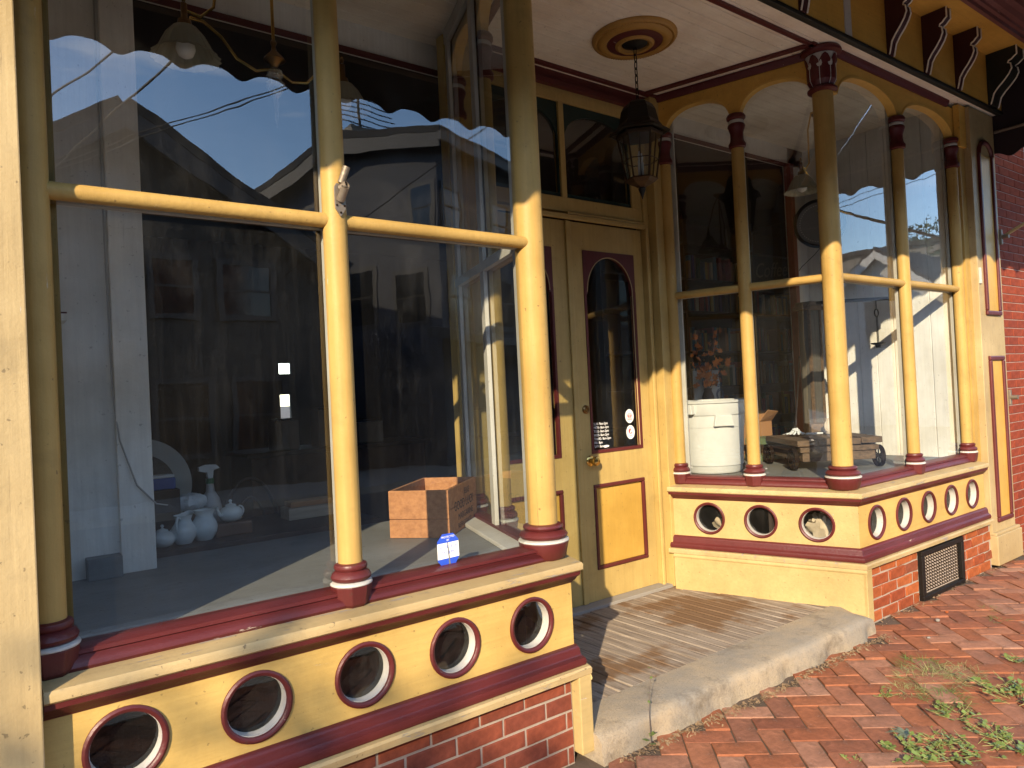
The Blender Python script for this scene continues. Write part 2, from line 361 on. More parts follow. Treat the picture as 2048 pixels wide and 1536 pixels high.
# sidewalk bed and herringbone bricks
g = G(); g.box(-60, 90, -3.28, .6, -.32, ZG-.008); walk = TAG(OB('sidewalk', g, SOIL), kind='structure')
BW, BL, BH = .104, .208, .05
def brick_mesh(name, l, w_, h, mt, ch=.006, jit=0):
    gg = G(); a, b = l/2, w_/2
    for x, y, z in (): pass
    vs = []
    for z, i in ((-h, 0), (-ch, 0), (0, ch)):
        vs += [(-a+i, -b+i, z), (a-i, -b+i, z), (a-i, b-i, z), (-a+i, b-i, z)]
    if jit: vs = [(x+random.uniform(-jit, jit), y+random.uniform(-jit, jit), z+(random.uniform(-jit, jit)*.6 if z > -.01 else 0)) for x, y, z in vs]
    fs = [(8, 9, 10, 11)]
    for k in (0, 4): fs += [(k+i, k+(i+1) % 4, k+4+(i+1) % 4, k+4+i) for i in range(4)]
    gg.add(vs, fs); return gg
ROT = math.radians(49); ca, sa = math.cos(ROT), math.sin(ROT)
UN = .108
cand = []
def herring():
    out = []
    R_ = 80
    for a in range(-R_, R_):
        for b in range(-R_, R_):
            # pattern: horizontal brick at (a, b) where (a - b) mod 4 == 0 ; vertical where (a - b) mod 4 == 2 (cells)
            k = (a-b) % 4
            if k == 0: out.append((a+1.0, b+.5, 0))
            elif k == 3: out.append((a+.5, b+1.0, 1))
    return out
for a, b, o_ in herring():
    x, y = a*UN, b*UN
    wx, wy = 2.2+x*ca-y*sa, -.9+x*sa+y*ca
    if wx < -2.0 or wx > 9.5 or wy < -1.80 or wy > -.06: continue
    if .9 < wx < 3.0 and wy > -.20: continue
    if (wx <= .9 or wx >= 3.0) and wy > -.10: continue
    v = Vector((wx, wy, ZG))-CAM; d = v.dot(fw); px = 1024+1443.7*v.dot(r2)/max(d, .01); py = 768-1443.7*v.dot(u2)/max(d, .01)
    vis = d > .2 and -60 < px < 2110 and 0 < py < 1600
    cand.append((vis, d, wx, wy, o_))
vismesh = [brick_mesh('paver_%d' % k, BL-.001, BW-.001, BH, BR_WALK, .003, .0018).mesh('paver', [BR_WALK]) for k in range(8)]
vb = sorted([c for c in cand if c[0]], key=lambda c: c[1])[:300]
vset = set((c[2], c[3]) for c in vb)
def tilt(c):
    return (random.gauss(0, .006), random.gauss(0, .006), ROT+(math.pi/2 if c[4] else 0)+random.gauss(0, .012)), ZG+random.gauss(0, .0022)
for c in vb:
    o = bpy.data.objects.new('brick', random.choice(vismesh)); COL.objects.link(o)
    e, z = tilt(c); o.location = (c[2], c[3], z); o.rotation_euler = e; attach_m = o; o.parent = walk
g = G()
for c in cand:
    if (c[2], c[3]) in vset: continue
    e, z = tilt(c); b = brick_mesh('b', BL-.001, BW-.001, BH, BR_WALK, .003, .0018)
    from mathutils import Euler
    M = Matrix.Translation((c[2], c[3], z)) @ Euler(e).to_matrix().to_4x4()
    g.add([M @ Vector(v) for v in b.v], b.f)
TAG(OB('paving_brick_field', g, BR_WALK, walk), kind='stuff')

# concrete step in front of the deck
g = G(); nx, prof = 70, [(.075, -.16), (.075, .0), (.02, .002), (-.05, .001), (-.115, -.002), (-.142, -.006), (-.158, -.016), (-.166, -.034), (-.172, -.07), (-.178, -.11), (-.182, -.17)]
vs = []
for i in range(nx+1):
    x = .945+(3.13-.945)*i/nx
    en = max(0, (i-nx+5)/5.0)
    chip = max(0, .02*math.sin(x*9.0)*math.sin(x*23+1))
    for y, z in prof:
        j = .003*math.sin(x*17+y*30)+random.uniform(-.002, .002)
        yy = y+(.035*en if y < 0 else 0)+j*(1 if z < -.01 else .3)+(chip if z < -.05 else 0)
        zz = z-(.025*en*en+random.uniform(0, .010)*en if y < .0 else 0)+(random.uniform(-.001, .001) if z > -.1 else 0)
        vs.append((x, yy-.030*(x-.945)/2.1*(1 if y < 0 else 0), zz))
n = len(prof); fs = [(i*n+j, i*n+j+1, (i+1)*n+j+1, (i+1)*n+j) for i in range(nx) for j in range(n-1)]
fs += [tuple(range(n))[::-1], tuple(range(nx*n, (nx+1)*n))]
g.add(vs, fs); TAG(OB('step', g, CONC, smooth=True), kind='structure')
# deck planks
deck = EMP('deck', (X0, .5, 0), kind='structure')
g = G(); g.box(.9, 3.2, .07, 1.3, -.16, -.045); OB('bed', g, SOIL, deck)
xx = .93; pw = .078
while xx < 3.2:
    w_ = pw+random.uniform(-.004, .004); g = G()
    ye = .076+random.uniform(0, .006); dz = random.uniform(-.004, .001)
    g.box(xx, xx+w_-.006, ye, 1.14, -.03, -.004+dz); OB('plank', g, DECK, deck, bevel=.003, seg=1); xx += w_

# ================================================================ SHOP BUILDING
SHOP = EMP('shop_building', (X0, 0, ZG), 'old yellow and oxblood wooden shop front with two bay windows and recessed double door', 'shop')
A0 = Vector((1.179, .039)); SD = Vector((.3165, -.9486)); NO = Vector((-.9486, -.3165))   # (t,y) side line; outward normal
YJ = 1.03
def corner(o):
    p = A0+NO*o; k = (-o-p.y)/SD.y; q = p+SD*k; return (q.x, -o)
def jamb(o, yj=YJ):
    p = A0+NO*o; k = (yj-p.y)/SD.y; q = p+SD*k; return (q.x, q.y)
class Bay:
    def __init__(s, sign, tend): s.s = sign; s.te = tend
    def w(s, t, y): return (X0+s.s*t, y)
    def both(s, o, yj=YJ): return [s.w(*jamb(o, yj)), s.w(*corner(o)), s.w(s.te, -o)]
    def front(s, o): return [s.w(*corner(o)), s.w(s.te, -o)]
    def side(s, o, yj=YJ): return [s.w(*jamb(o, yj)), s.w(*corner(o))]
BAYS = [Bay(-1, 2.932), Bay(1, 2.965)]
TM, TE, TC = 2.047, 2.905, 1.182
def sidept(frac, o=0):          # along side axis from corner (0) to jamb (1)
    a = Vector((1.192, 0)); b = Vector(jamb(0)); p = a+(b-a)*frac+NO*o; return p
COLS = []
def column(parent, x, y, r, big=False, rotz=0, inw=None):
    k = r
    def OB(name, g, *a, **kw):      # turned pieces are flat where they meet the glass
        if inw is not None:
            nv = []
            for v in g.v:
                d = (v[0]-x)*inw[0]+(v[1]-y)*inw[1]-.026
                nv.append((v[0]-inw[0]*d, v[1]-inw[1]*d, v[2]) if d > 0 else v)
            g.v = nv
        return OB_(name, g, *a, **kw)
    sh = G(); sh.lathe([(k*1.0, .828), (k*1.0, 2.0), (k*.98, 3.13 if big else 2.91)], 24, (x, y, 0))
    s = OB('column', sh, Y_COL, parent, smooth=True)
    b = G(); b.lathe([(k*1.28, .688), (k*1.5, .70), (k*1.72, .756), (k*1.72, .761)], 8 if not big else 14, (x, y, 0), rot=math.pi/8+rotz); OB('base', b, REDZ, s, smooth=big, bevel=.003)
    b = G(); b.lathe([(k*1.70, .761), (k*1.735, .764), (k*1.70, .769), (k*1.5, .773)], 24, (x, y, 0)); OB('collar_ring', b, WHT, s, smooth=True)
    b = G(); b.lathe([(k*1.35, .772), (k*1.58, .778), (k*1.66, .788), (k*1.52, .800), (k*1.3, .806), (k*1.22, .808), (k*1.32, .812), (k*1.38, .820), (k*1.3, .828), (k*1.02, .833)], 24, (x, y, 0)); OB('base_torus', b, REDZ, s, smooth=True)
    if not big:
        b = G(); b.lathe([(k, 2.895), (k*1.32, 2.903), (k*1.36, 2.925), (k*1.12, 2.94), (k*1.0, 2.965), (k*1.0, 2.995), (k*1.25, 3.025), (k*1.38, 3.040), (k*1.3, 3.052), (k*1.05, 3.06)], 20, (x, y, 0)); OB('capital', b, REDZ, s, smooth=True)
        b = G(); b.lathe([(k*1.12, 3.056), (k*1.2, 3.062), (k*1.2, 3.074), (k*1.1, 3.08)], 20, (x, y, 0)); OB('collar_ring', b, WHT, s, smooth=True)
        b = G(); b.lathe([(k*1.15, 3.078), (k*1.45, 3.088), (k*1.5, 3.104), (k*1.3, 3.118), (k*.9, 3.124)], 20, (x, y, 0)); OB('capital_cap', b, REDZ, s, smooth=True)
    else:
        b = G(); b.lathe([(k*1.0, 3.112), (k*1.4, 3.122), (k*1.42, 3.134), (k*1.1, 3.146), (k*1.08, 3.15)], 24, (x, y, 0)); OB('capital_ring', b, REDZ, s, smooth=True)
        # tulip cup: eight petals with pointed tips
        vs, fs, seg = [], [], 32
        for j, (rr, z) in enumerate([(1.1, 3.15), (1.38, 3.18), (1.42, 3.22), (1.40, 3.27), (1.55, 3.32)]):
            for i in range(seg):
                a = 2*math.pi*i/seg; zz = z
                if j == 4: zz = 3.285+.045*abs(math.cos(4*a))
                rj = rr*(1-.04*(1-abs(math.cos(4*a))))
                vs.append((x+k*rj*math.cos(a), y+k*rj*math.sin(a), zz))
        fs = [(j*seg+i, j*seg+(i+1) % seg, (j+1)*seg+(i+1) % seg, (j+1)*seg+i) for j in range(4) for i in range(seg)]
        b = G().add(vs, fs); OB('capital', b, REDZ, s)
        b = G(); b.lathe([(k*1.15, 3.16), (k*1.36, 3.25), (k*1.5, 3.335)], 24, (x, y, 0)); OB('capital_lining', b, WHT, s, smooth=True)
        for q in range(8):
            a = 2*math.pi*(q+.5)/8
            b = G().tube([(x+k*rr*math.cos(a), y+k*rr*math.sin(a), z) for rr, z in [(1.07, 3.15), (1.34, 3.18), (1.37, 3.22), (1.36, 3.27), (1.5, 3.29)]], .0022, 5); OB('petal_rib', b, WHT, s)
    return s
def panel_holes(bay, P0, P1, no, z0, z1, cents, r, th=.03):
    """board from P0 to P1 (t,y) with round holes at distances cents along it"""
    d = (P1-P0); Ln = d.length; d = d/Ln
    def mp_(u, z, h): p = P0+d*u-no*h; return (*bay.w(p.x, p.y), z)
    g = G(); zc = .475; seg = 32
    edges = [0]+[(a+b)/2 for a, b in zip(cents, cents[1:])]+[Ln]
    for c, a, b in zip(cents, edges, edges[1:]):
        outer = []; inner = []
        for i in range(seg):
            an = 2*math.pi*i/seg; cx, cz = math.cos(an), math.sin(an)
            ks = []
            if cx > 1e-9: ks.append((b-c)/cx)
            if cx < -1e-9: ks.append((a-c)/cx)
            if cz > 1e-9: ks.append((z1-zc)/cz)
            if cz < -1e-9: ks.append((z0-zc)/cz)
            k = min(ks); outer.append((c+cx*k, zc+cz*k)); inner.append((c+cx*r, zc+cz*r))
        # add exact corners
        n = seg
        for h in (0, th):
            vs = [mp_(u, z, h) for u, z in outer]+[mp_(u, z, h) for u, z in inner]
            fs = [(i, (i+1) % n, n+(i+1) % n, n+i) for i in range(n)]
            for cu, cz in ((a, z0), (b, z0), (b, z1), (a, z1)):
                # triangle filling the clipped corner
                best = None
                for i in range(n):
                    p, q = outer[i], outer[(i+1) % n]
                    if abs(p[0]-q[0]) > 1e-6 and abs(p[1]-q[1]) > 1e-6:
                        if abs(min(abs(p[0]-cu), abs(q[0]-cu))) < 1e-6 and min(abs(p[1]-cz), abs(q[1]-cz)) < 1e-6: best = i
                if best is not None:
                    vs.append(mp_(cu, cz, h)); fs.append((best, len(vs)-1, (best+1) % n))
            g.add(vs, fs)
        vs = [mp_(u, z, 0) for u, z in inner]+[mp_(u, z, th) for u, z in inner]
        g.add(vs, [(i, (i+1) % n, n+(i+1) % n, n+i) for i in range(n)])
    e = [mp_(0, z0, 0), mp_(0, z1, 0), mp_(0, z1, th), mp_(0, z0, th), mp_(Ln, z0, 0), mp_(Ln, z1, 0), mp_(Ln, z1, th), mp_(Ln, z0, th)]
    g.add(e, [(0, 1, 2, 3), (4, 5, 6, 7)])
    return g, mp_
def arch_board(bay, P0, P1, no, r0, r1, zs, zt, ztop, th, name, parent):
    d = P1-P0; Ln = d.length; d = d/Ln
    def mp_(u, z, h): p = P0+d*u-no*h; return (*bay.w(p.x, p.y), z)
    n = 36; pts = []
    for i in range(n+1):
        u = Ln*i/n
        if u < r0 or u > Ln-r1: z = zs
        else:
            q = (u-r0)/(Ln-r0-r1)*2-1; z = zs+(zt-zs)*math.sqrt(max(0, 1-abs(q)**2.3))
        pts.append((u, z))
    g = G(); vs = []
    for u, z in pts: vs += [mp_(u, z, -th/2), mp_(u, ztop, -th/2), mp_(u, z, th/2), mp_(u, ztop, th/2)]
    fs = []
    for i in range(n):
        a, b = 4*i, 4*i+4
        fs += [(a, b, b+1, a+1), (a+2, a+3, b+3, b+2), (a+1, b+1, b+3, a+3)]
    fs += [(0, 1, 3, 2), (4*n, 4*n+2, 4*n+3, 4*n+1)]
    g.add(vs, fs)
    o = OB(name, g, Y_OCH, parent)
    e = G(); vs = []
    for u, z in pts: vs += [mp_(u, z-.003, -th/2-.004), mp_(u, z-.003, th/2+.004), mp_(u, z+.010, th/2+.004), mp_(u, z+.010, -th/2-.004)]
    fs = []
    for i in range(n):
        a, b = 4*i, 4*i+4
        for q in range(4): fs.append((a+q, b+q, b+(q+1) % 4, a+(q+1) % 4))
    fs += [(0, 1, 2, 3), (4*n, 4*n+3, 4*n+2, 4*n+1)]
    e.add(vs, fs); OB('arch_edge', e, Y_ARCH, o, smooth=True)
ZC = 3.378
for bay in BAYS:
    s = bay.s; NF = Vector((0, -1))
    # bulkhead boards with portholes
    P0 = Vector(corner(.076)); P1 = Vector((bay.te, -.076)); off = P0.x
    cf = [TM-off+k*.35 for k in (-2, -1, 0, 1, 2)]
    if s < 0: cf = [c for c in cf]
    RO, RI = .106, .088
    pn, mpf = panel_holes(bay, P0, P1, NF, .33, .61, cf, RI+.004)
    pf = OB('bulkhead_panel', pn, Y_PAN, SHOP)
    Q0 = Vector(jamb(.076)); Q1 = Vector(corner(.076)); Ls = (Q1-Q0).length
    c0 = Vector((.950, .147)); cs_ = [Ls-(Vector((1.059, .147))-Q1).length-k*.337 for k in (2, 1, 0)]
    qn, mps = panel_holes(bay, Q0, Q1, NO, .33, .61, cs_, RI+.004)
    ps = OB('bulkhead_panel', qn, Y_PAN if s < 0 else Y_LOW, SHOP)
    for cents, mpp, par in ((cf, mpf, pf), (cs_, mps, ps)):
        for c in cents:
            def lat(prof, seg=36):
                vs = []; nn = len(prof)
                for r, h in prof:
                    for i in range(seg):
                        a = 2*math.pi*i/seg; vs.append(mpp(c+r*math.cos(a), .475+r*math.sin(a), h))
                return vs, [(j*seg+i, j*seg+(i+1) % seg, ((j+1) % nn)*seg+(i+1) % seg, ((j+1) % nn)*seg+i) for j in range(nn) for i in range(seg)]
            g = G().add(*lat([(RO, .001), (RO, -.007), (RO-.006, -.011), (RI+.006, -.010), (RI+.001, -.005), (RI+.001, .004)])); OB('porthole_ring', g, RED, par, smooth=True)
            g = G().add(*lat([(RI+.003, .004), (RI-.001, .004), (RI-.001, .042), (RI+.003, .042)])); OB('porthole_sleeve', g, WHT, par, smooth=True)
            g = G(); g.add([mpp(c+RI*math.cos(2*math.pi*i/36), .475+RI*math.sin(2*math.pi*i/36), .038) for i in range(36)], [tuple(range(36))]); OB('porthole_pane', g, PGLASS, par, recalc=False)
    # mouldings, rail, sill
    g = G().sweep([(.06, .268), (.112, .270), (.116, .283), (.112, .297), (.100, .305), (.097, .312), (.094, .334), (.088, .345), (.078, .349), (.06, .349)], bay.both); OB('lower_moulding', g, RED, SHOP, smooth=True)
    g = G().sweep([(.06, .234), (.131, .236), (.133, .258), (.126, .266), (.06, .272)], bay.both); OB('base_rail', g, Y_SIL, SHOP, smooth=True)
    g = G().sweep([(.06, .597), (.079, .598), (.084, .606), (.090, .609), (.098, .622), (.108, .630), (.110, .645), (.06, .646)], bay.both); OB('upper_moulding', g, RED, SHOP, smooth=True)
    g = G().sweep([(-.14, .645), (.112, .646), (.119, .652), (.120, .672), (.115, .680), (.02, .693), (-.14, .694)], bay.both); OB('sill', g, Y_SIL, SHOP, smooth=True)
    g = G().sweep([(-.06, .69), (.036, .69), (.040, .700), (.034, .716), (.022, .724), (.020, .727), (.026, .732), (.024, .742), (.012, .747), (-.06, .748)], bay.both); OB('kick_moulding', g, RED, SHOP, smooth=True)
    # lower boards (side) and corner board
    g = G().sweep([(.09, -.035), (.124, -.035), (.124, .232), (.09, .232)], lambda o: bay.side(o, 1.0)); OB('lower_board', g, Y_LOW, SHOP)
    g = G().sweep([(.09, .208), (.130, .210), (.132, .218), (.128, .2335), (.09, .2335)], lambda o: bay.side(o, 1.0)); OB('lower_board_cap', g, Y_LOW, SHOP)
    c = corner(.127); g = G(); a = bay.w(c[0]-.003, 0)[0]; b = bay.w(c[0]+.062, 0)[0]
    g.box(min(a, b), max(a, b), -.127, -.04, -.075, .2335); OB('corner_board', g, Y_LOW, SHOP, bevel=.004)
    # columns
    COLX = [(TM, 0.), (TE, 0.)]
    for t, y in COLX: column(SHOP, *bay.w(t, y), .041, inw=(0, 1))
    si = (s*-NO.x, -NO.y)
    p = sidept(.52); column(SHOP, *bay.w(p.x, p.y), .041, inw=si); p = sidept(.985); column(SHOP, *bay.w(p.x, p.y), .040, inw=si)
    column(SHOP, *bay.w(TC, .03), .061, True)
    # transom bars
    zb = 1.985
    def bar(a, b, z=zb, r=.025):
        g = G(); A = Vector((*bay.w(*a), z)); B = Vector((*bay.w(*b), z)); g.tube([A, B], r, 14); return OB('transom_bar', g, Y_COL, SHOP, smooth=True)
    bar((TC, .01), (TM, .0)); bar((TM, .0), (TE, .0))
    ps0, ps1, ps2 = sidept(.0), sidept(.52), sidept(.985); bar(tuple(ps0), tuple(ps1)); bar(tuple(ps1), tuple(ps2))
    # panes on the inner face, white sash members behind the columns
    gi = -.030
    cG = corner(gi)
    segs = [((cG[0], -gi), (TM, -gi)), ((TM, -gi), (TE+.03, -gi))]
    sp = [Vector(corner(gi)), sidept(.52, gi), sidept(1.0, gi)]
    segs += [(tuple(sp[0]), tuple(sp[1])), (tuple(sp[1]), tuple(sp[2]))]
    for a, b in segs:
        for z0, z1 in ((.74, zb), (zb, 3.36)):
            A = bay.w(*a); B = bay.w(*b); g = G(); g.add([(*A, z0), (*B, z0), (*B, z1), (*A, z1)], [(0, 1, 2, 3)]); OB('pane', g, GLASS, SHOP, recalc=False)
    def stile(p, d, w_=.060, dep=.024, z0=.70, z1=3.36):
        g = G(); d = Vector(d).normalized(); nn = Vector((-d.y, d.x))
        if nn.dot(Vector((2.0, 1.0))-Vector(p)) < 0: nn = -nn
        pts_ = [Vector(p)-d*w_/2+nn*.004, Vector(p)+d*w_/2+nn*.004, Vector(p)+d*w_/2+nn*dep, Vector(p)-d*w_/2+nn*dep]
        g.prism([bay.w(q.x, q.y) for q in pts_], z0, z1); return OB('sash_stile', g, WHT, SHOP, bevel=.002)
    stile((TM, -gi), (1, 0)); stile((TE, -gi), (1, 0)); stile(tuple(sp[1]), tuple(SD)); q = sidept(.96, gi); stile(tuple(q), tuple(SD)); q = sidept(.06, gi); stile(tuple(q), tuple(SD)); 
    for a, b in segs:
        A, B = Vector(a), Vector(b); d = (B-A).normalized(); nn = Vector((-d.y, d.x))
        if nn.dot(Vector((2.0, 1.0))-A) < 0: nn = -nn
        for z0, z1, dep in ((zb-.022, zb+.022, .03), (.70, .745, .03), (3.30, 3.37, .03)):
            g = G(); g.prism([bay.w(*(A+d*.0+nn*.004)), bay.w(*(B+nn*.004)), bay.w(*(B+nn*dep)), bay.w(*(A+nn*dep))], z0, z1); OB('sash_rail', g, WHT, SHOP)
    # inner white sill board on the side window
    A, B = sidept(.02, gi-.02), sidept(1.0, gi-.02); nn = -NO
    g = G(); g.prism([bay.w(*(A)), bay.w(*(B)), bay.w(*(B+nn*.10)), bay.w(*(A+nn*.10))], .716, .735); OB('inner_sill', g, WHT, SHOP, bevel=.004)
    # arches
    zs, zt, ztp = 3.105, 3.262, 3.345
    arch_board(bay, Vector((TC+.02, 0)), Vector((TM, 0)), NF, .055, .04, zs, zt, ztp, .05, 'arch_board', SHOP)
    arch_board(bay, Vector((TM, 0)), Vector((TE+.06, 0)), NF, .04, .08, zs, zt, ztp, .05, 'arch_board', SHOP)
    arch_board(bay, sidept(.02), sidept(.52), NO, .06, .035, zs, zt, ztp, .05, 'arch_board', SHOP)
    arch_board(bay, sidept(.52), sidept(1.0), NO, .035, .04, zs, zt, ztp, .05, 'arch_board', SHOP)
    # red cornice trims below the ceiling
    tr = [(.0, 3.330), (.036, 3.332), (.042, 3.345), (.052, 3.358), (.054, 3.374), (.0, 3.374)]
    sv = bay.te; bay.te = 2.80
    g = G().sweep(tr, bay.both); OB('frieze_trim', g, RED, SHOP, smooth=True); bay.te = sv
    g = G().sweep([(.122, 3.362), (.162, 3.362), (.162, 3.377), (.122, 3.377)], lambda o: [bay.w(*jamb(o, 1.03)), bay.w(*corner(o))][:1]+[bay.w(*[(A0+NO*o+SD*((-.02-(A0+NO*o).y)/SD.y)).x, -.02])]); OB('ceiling_trim', g, RED, SHOP)
    b = G(); cx, cy = bay.w(TC, .03); b.lathe([(.085, 3.336), (.118, 3.345), (.122, 3.358), (.115, 3.374)], 28, (cx, cy, 0)); OB('corner_trim', b, RED, SHOP, smooth=True)
    # display floor, inner partition stub
    poly = [bay.w(*jamb(-.03, 1.25)), bay.w(*corner(-.03)), bay.w(3.2, .03), bay.w(3.2, 1.25)]
    g = G(); g.prism(poly, .66, .7145 if s < 0 else .7147); OB('display_floor', g, PLAT, SHOP)
    g = G(); yk = .42; g.box(min(bay.w(1.0, 0)[0], bay.w(3.2, 0)[0]), max(bay.w(1.0, 0)[0], bay.w(3.2, 0)[0]), yk, yk+.02, -.1, .66); OB('under_floor_light_block', g, DARKW, SHOP)  # added dark board, keeps light out of the space behind the portholes
    g = G(); g.box(*sorted((bay.w(3.2, 0)[0], bay.w(3.22, 0)[0])), .0, 1.25, -.1, .66); OB('under_floor_light_block', g, DARKW, SHOP)  # end of the same added light block
# ceiling strips at the front and the door wall
g = G(); g.box(X0-1.13, X0+1.13, -.008, .020, 3.362, 3.3765); OB('ceiling_trim', g, RED, SHOP)
g = G(); g.box(X0-.80, X0+.80, 1.010, 1.042, 3.360, 3.3768); OB('ceiling_trim', g, RED, SHOP)
g = G(); g.box(X0-.80, X0+.80, 1.075, 1.118, 3.285, 3.318); g.box(X0-.80, X0+.80, 1.085, 1.118, 3.318, 3.377); OB('door_wall_trim', g, RED, SHOP)
# beadboard ceiling over porch and bays
ceilo = OB('ceiling', G().box(-1.6, 5.9, -.115, 1.25, 3.384, 3.40), CEIL, SHOP)
yy = -.113
while yy < 1.2:
    g = G(); w_ = .088; g.box(-1.55, 5.6, yy, min(1.2, yy+w_-.0035), 3.378, 3.3835); OB('plank', g, CEIL, ceilo, bevel=.0015, seg=1); yy += w_
# ceiling rose
g = G(); mc = (2.11, .52, 0)
rose = OB('ceiling_rose', G().lathe([(.243, 3.377), (.243, 3.368), (.236, 3.358), (.225, 3.352), (.214, 3.356), (.205, 3.347), (.190, 3.340), (.175, 3.337), (.160, 3.345), (.16, 3.377)], 56, mc), ROSE, SHOP, smooth=True)
OB('rose_ring', G().lathe([(.162, 3.36), (.158, 3.345), (.135, 3.338), (.113, 3.336), (.110, 3.36)], 56, mc), RED, rose, smooth=True)
OB('rose_hub', G().lathe([(.114, 3.35), (.112, 3.334), (.098, 3.324), (.082, 3.328), (.075, 3.34), (.074, 3.36)], 48, mc), ROSE, rose, smooth=True)
OB('rose_cap', G().lathe([(.076, 3.36), (.072, 3.338), (.045, 3.326), (.012, 3.318)], 36, mc), IRON, rose, smooth=True)
g = G()
for i in range(84):
    a = 2*math.pi*i/84; c_, s_ = math.cos(a), math.sin(a)
    g.box(-.0022, .0022, -.006, .006, -.004, .004, M=Matrix.Translation((mc[0]+.220*c_, mc[1]+.220*s_, 3.354)) @ Matrix.Rotation(a+math.pi/2, 4, 'Z'))
OB('rose_beading', g, ROSE, rose)

# ------------------------------------------------ door wall
DY = 1.122
g = G()
g.box(X0-.80, X0+.80, DY-.012, DY+.05, 2.505, 2.595)          # rail between doors and transom
g.box(X0-.80, X0+.80, DY-.010, DY+.05, 3.205, 3.36)           # head
for sx in (-1, 1):
    a, b = sorted((X0+sx*.700, X0+sx*.80)); g.box(a, b, DY-.03, DY+.05, 0, 3.205)
    a, b = sorted((X0+sx*.612, X0+sx*.70)); g.box(a, b, DY-.010, DY+.05, 2.595, 3.205)
    a, b = sorted((X0+sx*.74, X0+sx*.92)); g.box(a, b, DY-.10, DY-.03, 0, 3.36)
g.box(X0-.022, X0+.022, DY-.011, DY+.05, 2.595, 3.205)
OB('door_frame', g, Y_DOOR, SHOP, bevel=.004)
g = G(); g.box(X0-.72, X0+.72, DY-.035, DY-.013, 2.452, 2.485); g.box(X0-.0, X0+.72, DY-.028, DY-.013, 2.485, 2.503); OB('door_head_moulding', g, Y_DOOR, SHOP, bevel=.006)
for sx in (-1, 1):
    a, b = sorted((X0+sx*.692, X0+sx*.722)); g = G(); g.box(a, b, DY-.050, DY-.03, 0, 2.46); OB('jamb_moulding', g, Y_DOOR, SHOP, bevel=.008)
g = G(); g.box(X0-.75, X0+.75, DY-.085, DY+.06, -.01, .014); OB('threshold', g, KERB, SHOP, bevel=.004)
# transom lights: green arched frame + pane
for sx in (-1, 1):
    a, b = sorted((X0+sx*.022, X0+sx*.612)); wv = b-a
    g = G(); g.add([(a, DY+.022, 2.595), (b, DY+.022, 2.595), (b, DY+.022, 3.205), (a, DY+.022, 3.205)], [(0, 1, 2, 3)]); tp = OB('transom_pane', g, DGLASS, SHOP, recalc=False)
    n = 28; vs = []
    for i in range(n+1):
        u = a+wv*i/n; q = (i/n)*2-1; z = 3.0+(.155)*math.sqrt(max(0, 1-(q/.94)**2)) if abs(q) < .94 else 2.98
        vs += [(u, DY+.006, z), (u, DY+.006, 3.206), (u, DY+.020, z), (u, DY+.020, 3.206)]
    fs = []
    for i in range(n):
        p, q_ = 4*i, 4*i+4; fs += [(p, q_, q_+1, p+1), (p+2, p+3, q_+3, q_+2), (p, p+2, q_+2, q_)]
    g = G().add(vs, fs); g.box(a, b, DY+.004, DY+.020, 2.593, 2.622); g.box(a, a+.012, DY+.005, DY+.020, 2.62, 3.0); g.box(b-.012, b, DY+.005, DY+.020, 2.62, 3.0); OB('transom_arch', g, GRN, tp)
